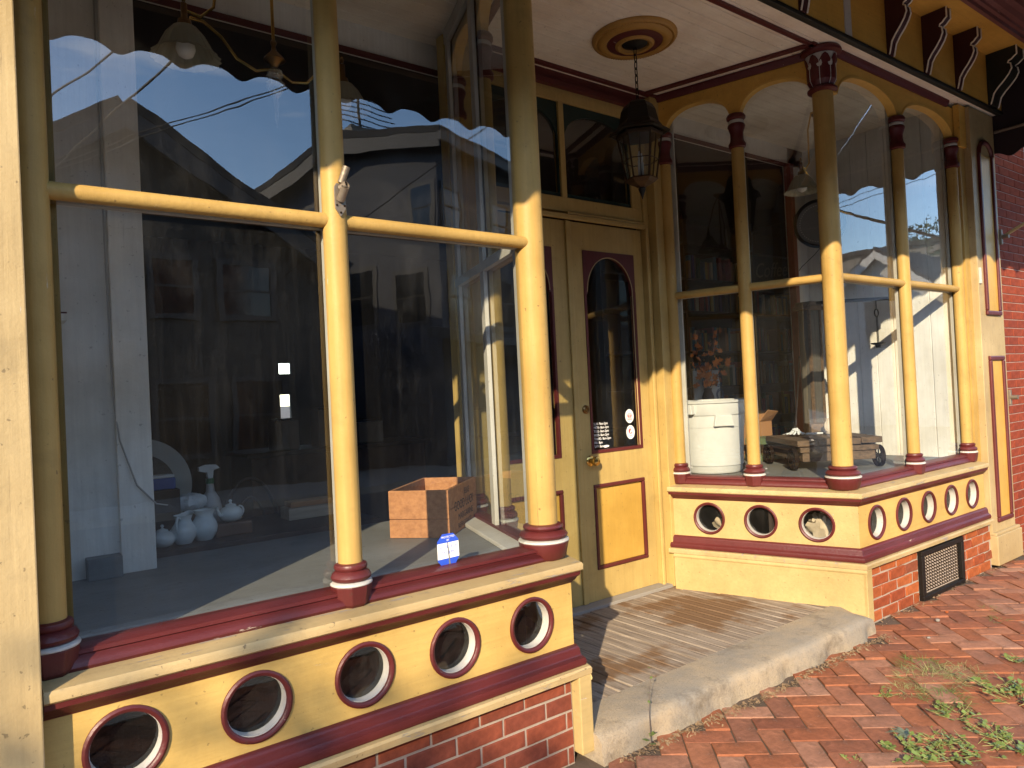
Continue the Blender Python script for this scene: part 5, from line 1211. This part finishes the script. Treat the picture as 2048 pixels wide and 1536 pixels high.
# gabled house
hs = EMP('gabled_house', (1.15, -11, -.13), 'dark brown gabled house across the street mirrored in the near window', 'house')
yf = -10.9
OB('wall', slab_poly([(-2.2, yf, -.2), (4.6, yf, -.2), (4.6, yf, 4.10), (1.15, yf, 6.20), (-2.2, yf, 4.10)], (0, -1, 0), 9), SGm, hs)
OB('roof', slab_poly([(1.15, yf+.35, 6.34), (4.95, yf+.35, 3.90), (4.95, yf-9.3, 3.90), (1.15, yf-9.3, 6.34)], (.54, 0, .84), .14), ROOFM, hs); OB('roof', slab_poly([(1.15, yf+.35, 6.34), (1.15, yf-9.3, 6.34), (-2.55, yf-9.3, 3.96), (-2.55, yf+.35, 3.96)], (-.54, 0, .84), .14), ROOFM, hs)
OB('bargeboard', G().prism([(1.15, 6.32), (4.95, 3.88), (4.95, 3.53), (1.15, 5.96), (-2.55, 3.58), (-2.55, 3.94)], yf+.28, yf+.36, fn=lambda u, v, h: (u, h, v)), TRIMW, hs)
for x, z, w_, h_ in ((1.50, 2.98, .65, .95), (2.65, 2.98, .80, .9), (-.4, 2.98, .8, .95), (.5, 4.5, .7, .8), (1.5, .6, .8, 1.2), (2.8, .6, .8, 1.2)): win(hs, (x+w_, yf+.01, z), (-1, 0, 0), w_, h_)
# corner house
h2 = EMP('corner_house', (7.18, -11, -.13), 'slate blue clapboard house with television aerial mirrored in the near window', 'house')
fl = lambda x, Y, z: (x, .1-Y, z)
fdir = Vector((.917, -.4, 0)); sdr = Vector((-.4, -.917, 0)); c0 = Vector(fl(7.18, 11, 0))
top = [(0, 6.94), (2.65, 7.33), (5.2, 6.45), (7.4, 5.7)]
sp2 = [c0+sdr*u for u, z in top]
OB('wall', G().prism([(0, -.2)]+[(u, z) for u, z in top]+[(7.4, -.2)], 0, 7.0, fn=lambda u, v, h: tuple(c0+sdr*u+fdir*h+Vector((0, 0, v)))), SB, h2)
OB('roof', G().prism([(-.35, 6.90), (2.65, 7.36), (7.6, 5.66), (7.6, 5.82), (2.65, 7.52), (-.35, 7.05)], -.35, 7.3, fn=lambda u, v, h: tuple(c0+sdr*u+fdir*h+Vector((0, 0, v)))), ROOFM, h2)
OB('fascia', G().prism([(-.33, 6.62), (-.33, 6.90), (2.65, 7.35), (7.5, 5.68), (7.5, 5.38), (2.65, 7.05)], -.34, -.30, fn=lambda u, v, h: tuple(c0+sdr*u+fdir*h+Vector((0, 0, v)))), TRIMW, h2)
OB('gutter', G().prism([(-.40, 6.72), (-.30, 6.72), (-.30, 6.92), (-.40, 6.92)], -.35, 7.3, fn=lambda u, v, h: tuple(c0+sdr*u+fdir*h+Vector((0, 0, v)))), TRIMW, h2)
for u, z, w_, h_ in ((.15, 5.05, .5, .9), (.45, 3.05, .75, 1.05), (1.9, 3.10, .75, 1.2), (3.6, 3.1, .8, 1.2), (3.2, 5.0, .8, 1.0)): win(h2, tuple(c0+sdr*(u)-fdir*.01+Vector((0, 0, z))), sdr*1.0 if False else sdr, w_, h_) if False else win(h2, tuple(c0+sdr*(u+w_)-fdir*.01+Vector((0, 0, z))), -sdr, w_, h_)
nf = fdir.cross(Vector((0, 0, 1)))
for u, z, w_, h_ in ((.20, 5.10, .62, .80), (.35, 3.05, .8, 1.0), (2.2, 5.0, .8, 1.0), (2.2, 3.0, .8, 1.1)): win(h2, tuple(c0+fdir*(u+w_)-nf*.01+Vector((0, 0, z))), -fdir, w_, h_)
OB('porch_roof', G().prism([(-1.6, 2.35), (.0, 2.62), (.0, 2.85), (-1.6, 2.50)], -.6, 7.0, fn=lambda u, v, h: tuple(c0+sdr*u+fdir*h+Vector((0, 0, v)))), TRIMW, h2)
ch0 = c0+sdr*2.4+fdir*.4
OB('chimney', G().box(ch0.x-.35, ch0.x+.35, ch0.y-.3, ch0.y+.3, 6.9, 7.70), SIDING_G, h2)
ae = EMP('television_aerial', (ch0.x, ch0.y, 7.70), 'branched television aerial on the corner house chimney', 'aerial')
OB('mast', G().tube([(ch0.x, ch0.y, 7.68), (ch0.x, ch0.y, 9.1)], .03, 8), IRON, ae)
for k in range(9):
    z = 7.85+k*.13; w_ = 1.3-k*.09; OB('rod', G().tube([(ch0.x-w_*.75, ch0.y-.2, z+.12), (ch0.x+w_*.75, ch0.y+.2, z-.12)], .014, 5), IRON, ae)
# dark low row between/left
h3 = EMP('brick_row_house', (-9, -11, -.13), 'dark brick row house further left across the street', 'house')
OB('wall', G().box(-30, -2.9, -19, -10.8, -.2, 4.9), SGm, h3); OB('roof', G().prism([(-19.3, 4.9), (-10.5, 4.9), (-14.9, 7.0)], -30.2, -2.7, fn=lambda u, v, h: (h, u, v)), ROOFM, h3)
for x in (-28, -25, -22, -19, -16, -12.5, -10, -7.5, -5): win(h3, (x+.9, -10.79, 3.0), (-1, 0, 0), .9, 1.4); win(h3, (x+.9, -10.79, .8), (-1, 0, 0), .9, 1.4)
# white house far right
h4 = EMP('white_house', (21, -8.2, -.13), 'white clapboard house with gable end mirrored in the far window', 'house')
gx = 21.0
OB('wall', G().prism([(-10.9, -.2), (-5.6, -.2), (-5.6, 2.9), (-8.2, 4.98), (-10.9, 2.9)], gx, gx+9, fn=lambda u, v, h: (h, u, v)), SWm, h4)
OB('roof', G().prism([(-8.2, 5.02), (-5.2, 2.62), (-5.2, 2.78), (-8.2, 5.20), (-11.3, 2.76), (-11.3, 2.60)], gx-.3, gx+9.3, fn=lambda u, v, h: (h, u, v)), ROOFM, h4)
OB('bargeboard', G().prism([(-8.2, 5.10), (-5.2, 2.70), (-5.2, 2.45), (-8.2, 4.85), (-11.3, 2.42), (-11.3, 2.68)], gx-.34, gx-.29, fn=lambda u, v, h: (h, u, v)), SIDING_W, h4)
win(h4, (gx-.01, -8.6, 2.3), (0, 1, 0), .8, 1.2) if False else win(h4, (gx-.01, -7.8, 2.3), (0, -1, 0), .8, 1.2)
h5 = EMP('dark_brick_house', (30, -10, -.13), 'taller brown house behind the white gable in the far window', 'house')
OB('wall', G().box(30.5, 40, -15, -8.6, -.2, 6.6), SIDING_G, h5); OB('roof', G().box(30.3, 40.2, -15.2, -8.4, 6.6, 6.8), ROOFM, h5); win(h5, (30.49, -10, 4.0), (0, -1, 0), .9, 1.3)
h6 = EMP('far_corner_house', (44, -9, -.13), 'dark house at the end of the street closing the view', 'house')
OB('wall', G().box(48, 58, -16, 4, -.2, 5.2), SIDING_G, h6); OB('roof', G().prism([(-16.4, 5.2), (4.4, 5.2), (-6, 8.0)], 47.6, 58.4, fn=lambda u, v, h: (h, u, v)), ROOFM, h6)
h7 = EMP('street_end_house', (-34, -5, -.13), 'dark house closing the far left end of the street', 'house')
OB('wall', G().box(-44, -34, -20, 6, -.2, 6.5), SGm, h7); OB('roof', G().prism([(-20.4, 6.5), (6.4, 6.5), (-7, 9.5)], -44.3, -33.7, fn=lambda u, v, h: (h, u, v)), ROOFM, h7)
for y in (-12, -7, -2): win(h7, (-33.99, y, 3.2), (0, 1, 0), 1.0, 1.5); win(h7, (-33.99, y, .8), (0, 1, 0), 1.0, 1.5)
h8 = EMP('flat_roof_house', (16, -11, -.13), 'dark flat roofed house right of the blue corner house', 'house')
OB('wall', G().box(14.2, 19.2, -20, -11.2, -.2, 5.9), SGm, h8); OB('parapet', G().box(14.0, 19.4, -20.2, -11.0, 5.9, 6.25), TRIMW, h8)
for x in (14.8, 16.3, 17.8): win(h8, (x+.8, -11.19, 3.3), (-1, 0, 0), .8, 1.4); win(h8, (x+.8, -11.19, .8), (-1, 0, 0), .8, 1.5)
def tree(x, y, zb_, h_, r, label):
    t = EMP('street_tree', (x, y, zb_), label, 'tree', 'trees across the street')
    OB('trunk', G().tube([(x, y, zb_), (x+.1, y, zb_+h_*.3), (x-.05, y+.1, zb_+h_*.6), (x, y, zb_+h_*.85)], [.22, .17, .11, .04], 10), BARK, t, smooth=True)
    g = G(); b = G()
    for k in range(9):
        a = random.uniform(0, 6.28); e = Vector((x+math.cos(a)*r*.7, y+math.sin(a)*r*.7, zb_+h_*random.uniform(.55, .9))); b.tube([(x, y, zb_+h_*random.uniform(.35, .6)), e], [.06, .015], 6)
    cl = [Vector((x+random.gauss(0, r*.42), y+random.gauss(0, r*.42), zb_+h_*.68+random.gauss(0, h_*.13))) for _ in range(46)]
    for c in cl:
        for q in range(70):
            p = c+Vector((random.gauss(0, .26), random.gauss(0, .26), random.gauss(0, .2))); s = random.uniform(.05, .10)
            R_ = Euler((random.uniform(0, 6), random.uniform(0, 6), random.uniform(0, 6))).to_matrix()
            g.add([p+R_ @ Vector(v) for v in ((-s, 0, 0), (0, -s*.5, 0), (s, 0, 0), (0, s*.5, 0))], [(0, 1, 2, 3)])
    OB('limbs', b, BARK, t); OB('crown', g, CROWNL, t, recalc=False)
tree(27.5, -8.4, -.13, 7.2, 2.0, 'leafy tree beside the white house across the street'); tree(-10.3, -8.0, -.13, 6.6, 2.0, 'street tree far to the left of the shop front')
# overhead wires
for i, (p, q, r, k, lb) in enumerate((((.127, 9, 4.82), (2.03, 6, 5.11), .008, 2.0, 'upper wire of the pair sloping over the street'), ((.154, 9, 4.76), (2.03, 6, 5.07), .008, 2.0, 'lower wire of the pair sloping over the street'), ((-.087, 9, 5.53), (.52, 7.2, 5.66), .014, 4.0, 'thick cable high at the left over the street'), ((-.062, 9, 4.64), (.82, 6, 5.09), .014, 2.0, 'thick cable crossing the gabled house front'), ((4.225, 9, 4.29), (4.92, 6, 5.10), .009, 2.0, 'wire crossing the blue corner house'), ((20.5, 9, 6.70), (21.6, 8.2, 7.13), .010, 3.0, 'upper wire mirrored in the far window'), ((20.5, 9, 6.55), (21.6, 8.2, 6.95), .010, 3.0, 'lower wire mirrored in the far window'))):
    P, Q = Vector((p[0], .03-p[1], p[2])), Vector((q[0], .03-q[1], q[2])); E_ = Q+(Q-P)*k
    TAG(OB('overhead_wire', G().tube([P+(P-Q)*.9, P, Q, E_], r, 6), IRON), lb, 'wire', 'overhead wires')

# neighbour to the right of the brick end wall
nb = EMP('neighbour_porch', (7.4, .3, -.11), 'cream and brown neighbouring porch beyond the brick end wall', 'porch')
OB('wall', G().box(6.34, 9.5, .9, 1.0, -.1, 3.9), plain('neighbour_cream', (.66, .60, .46), .6), nb); OB('fascia', G().box(6.34, 9.5, -.55, .9, 3.12, 3.55), plain('neighbour_white', (.70, .68, .62), .6), nb)
for z in (3.02, 2.80, 2.68): OB('beam', G().box(6.34, 9.5, .02, .10, z, z+.06), paint('neighbour_ochre', (.45, .24, .07), 'x'), nb)
for x in (6.42, 8.4): OB('post', G().box(x, x+.1, .02, .12, -.1, 3.1), Y_OCH, nb)

# ================================================================ WEEDS, PEBBLES, LITTER
def blade(g, b, d, L_, w_, curl):
    d = Vector(d); side = d.cross(Vector((0, 0, 1)))
    side = side.normalized()*w_ if side.length > 1e-4 else Vector((w_, 0, 0))
    p = [b, b+d*L_*.5+Vector((0, 0, -curl*L_*.12)), b+d*L_+Vector((0, 0, -curl*L_*.5))]
    g.add([p[0]-side*.5, p[0]+side*.5, p[1]+side*.45, p[1]-side*.45, p[2]], [(0, 1, 2, 3), (3, 2, 4)])
def weed(x, y, n_, rad, ln, label, broad=False, flat=.35):
    t = EMP('weed', (x, y, ZG), label, 'weed', 'weeds in the paving joints')
    g, gs2 = G(), G(); leaf = G()
    for i in range(n_):
        a = random.uniform(0, 6.283); rr = rad*math.sqrt(random.random()); b = Vector((x+rr*math.cos(a), y+rr*math.sin(a), ZG+.001))
        a2 = a+random.gauss(0, .9); e = random.uniform(.1, 1)*flat; d = Vector((math.cos(a2)*math.cos(e), math.sin(a2)*math.cos(e), math.sin(e)+.15)).normalized(); L_ = ln*random.uniform(.5, 1.2)
        if broad:
            gs2.tube([b, b+d*L_], .0009, 4)
            for q in range(5):
                c = b+d*L_*random.uniform(.3, 1); aa = random.uniform(0, 6.28); ld = Vector((math.cos(aa), math.sin(aa), random.uniform(.0, .6))).normalized(); s = ln*random.choice((.10, .14, .18, .24, .34)); sd_ = ld.cross(Vector((0, 0, 1))).normalized()*s*.42
                leaf.add([c, c+ld*s*.5+sd_, c+ld*s, c+ld*s*.5-sd_], [(0, 1, 2, 3)])
        else: blade(g, b, d, L_, random.uniform(.0016, .003), random.uniform(.2, 1))
    if broad: OB('stems', gs2, LEAFG2, t); OB('leaves', leaf, LEAFG, t, recalc=False)
    else: OB('blades', g, LEAFG if random.random() < .7 else LEAFG2, t, recalc=False)
for i, (x, y, n_, rad, ln, br, lb) in enumerate((
    (2.67, -.66, 240, .15, .09, 0, 'largest tangle of wiry grass in the middle of the paving'), (2.80, -.55, 130, .10, .08, 0, 'wiry grass at the far edge of the big tangle'), (2.85, -.71, 150, .11, .08, 0, 'wiry grass at the right side of the big tangle'),
    (2.49, -.80, 150, .10, .07, 0, 'wiry grass at the near edge of the big tangle'), (2.45, -.66, 90, .08, .07, 0, 'wiry grass at the left edge of the big tangle'),
    (2.77, -.93, 24, .07, .09, 1, 'leafy weed at the right picture edge beside the big tangle'), (2.69, -1.01, 26, .07, .09, 1, 'bright leafy weed low at the right picture edge'), (2.34, -.90, 34, .05, .07, 1, 'small leafy weed just below the big tangle'),
    (2.06, -.95, 26, .04, .06, 1, 'small leafy weed in a joint near the bottom edge'), (1.86, -.91, 26, .06, .085, 1, 'bushy leafy weed at the bottom edge, leftmost of the leafy row'), (1.93, -.98, 20, .06, .07, 1, 'leafy weed at the bottom edge, second of the leafy row'),
    (1.99, -1.05, 18, .06, .07, 1, 'leafy weed at the bottom edge, third of the leafy row'), (2.10, -1.09, 18, .06, .07, 1, 'leafy weed in the bottom right corner area'), (2.23, -1.15, 34, .05, .08, 1, 'leafy weed nearest the bottom right corner'),
    (2.31, -.61, 10, .02, .05, 1, 'tiny seedling left of the big tangle'), (3.20, -.87, 26, .04, .06, 1, 'small weed at the right edge in the upper paving'), (2.28, -1.05, 28, .05, .06, 1, 'leafy weed right of the grey weed'), (1.66, -.81, 8, .02, .04, 1, 'tiny seedling alone at the bottom of the paving'),
    (4.00, -.445, 26, .05, .04, 0, 'short grass tuft in the far paving'), (3.81, -.553, 40, .06, .05, 0, 'low grass tuft in the far paving, nearer one'))): weed(x, y, n_, rad, ln, lb, br)
gw = EMP('grey_weed', (2.03, -.845, ZG), 'grey-green long-leaved weed lying on the paving', 'weed'); g = G()
for i in range(14):
    a = random.uniform(0, 6.28); blade(g, Vector((2.03, -.845, ZG+.004)), Vector((math.cos(a), math.sin(a), random.uniform(.05, .35))).normalized(), random.uniform(.05, .11), .014, .6)
OB('leaves', g, plain('grey_leaf', (.14, .17, .11), .7, var=.3), gw, recalc=False)
sw_ = EMP('step_weed', (1.185, -.20, ZG), 'single tall thin weed growing against the step', 'weed')
OB('stem', G().tube([(1.185, -.212, ZG), (1.19, -.205, -.03), (1.205, -.19, .03), (1.235, -.165, .07), (1.25, -.16, .12), (1.262, -.165, .165)], [.0024, .0022, .0018, .0014, .001, .0008], 6), BARK, sw_, smooth=True)
g = G()
for (z, a, s) in ((-.07, .3, .035), (-.085, 2.6, .035), (-.095, 4.5, .04), (-.06, 5.4, .03), (.06, 1.0, .02), (.10, 3.5, .02), (.15, .4, .018), (.19, 2.4, .015)):
    c = Vector((1.185+max(0, z)*.3, -.205+max(0, z)*.15, z)); ld = Vector((math.cos(a), math.sin(a), .3)); sd_ = ld.cross(Vector((0, 0, 1))).normalized()*s*.35; g.add([c, c+ld*s*.5+sd_, c+ld*s, c+ld*s*.5-sd_], [(0, 1, 2, 3)])
OB('leaves', g, LEAFG, sw_, recalc=False)
for i, (x, y, s, lb) in enumerate(((3.55, -.33, .014, 'pale pebble on the paving near the vent'), (3.75, -.30, .011, 'small orange brick crumb by the vent'), (3.22, -.42, .010, 'flat white chip on the paving'))):
    vs = [];
    for j in range(5):
        for k in range(8): a = 2*math.pi*k/8; b = math.pi*j/4; vs.append((x+s*math.sin(b)*math.cos(a)*random.uniform(.8, 1.2), y+s*math.sin(b)*math.sin(a)*random.uniform(.8, 1.2), ZG+s*.6+s*.6*math.cos(b)))
    TAG(OB('pebble', G().add(vs, [(j*8+k, j*8+(k+1) % 8, (j+1)*8+(k+1) % 8, (j+1)*8+k) for j in range(4) for k in range(8)]), KERB if i != 1 else BR_OLD, smooth=True), lb, 'pebble', 'pebbles on the paving')
g = G()
for i in range(1500):
    x = random.uniform(1.0, 3.15) if random.random() < .8 else random.uniform(3.1, 5.4); yb_ = -.20-.030*(x-.945)/2.1 if x < 3.1 else -.10; y = yb_-abs(random.gauss(0, .028))
    if 1.75 < x < 2.25: y -= random.random()*.03
    s = random.uniform(.003, .010); a = random.uniform(0, 6.28); c = Vector((x, y, ZG+.002+random.uniform(0, .010))); d = Vector((math.cos(a), math.sin(a), random.uniform(-.3, .5)))*s; e = Vector((-math.sin(a), math.cos(a), random.uniform(-.3, .3)))*s*random.uniform(.15, .6)
    g.add([c-d-e, c+d-e, c+d+e, c-d+e], [(0, 1, 2, 3)])
TAG(OB('dry_litter', g, LITTER, recalc=False), 'dry plant litter and grit gathered along the foot of the step', 'litter', kind='stuff')

# pale crumpled sheets seen through the far bay's side portholes
for i, (f_, s_, lb) in enumerate(((.73, .10, 'crumpled pale sheet behind the porthole nearest the door'), (.18, .11, 'crumpled pale sheet behind the porthole nearest the bay corner'))):
    p = sidept(f_, -.10); c = Vector((X0+p.x, p.y, .46)); vs = []; n, mm = 22, 12
    for j in range(mm+1):
        for k in range(n):
            a, b = 2*math.pi*k/n, math.pi*j/mm; r = s_*(1+.22*math.sin(3*a+5*b)+.14*math.sin(7*a-4*b+1)+random.uniform(-.05, .05)); vs.append(c+Vector((r*.55*math.sin(b)*math.cos(a), r*.9*math.sin(b)*math.sin(a), r*.8*math.cos(b)-.05)))
    TAG(OB('crumpled_sheet', G().add(vs, [(j*n+k, j*n+(k+1) % n, (j+1)*n+(k+1) % n, (j+1)*n+k) for j in range(mm) for k in range(n)]), plain('crumpled_tan', (.42, .34, .24), .6, 0, .6, 30, .4), smooth=True), lb, 'sheet', 'sheets behind the portholes')
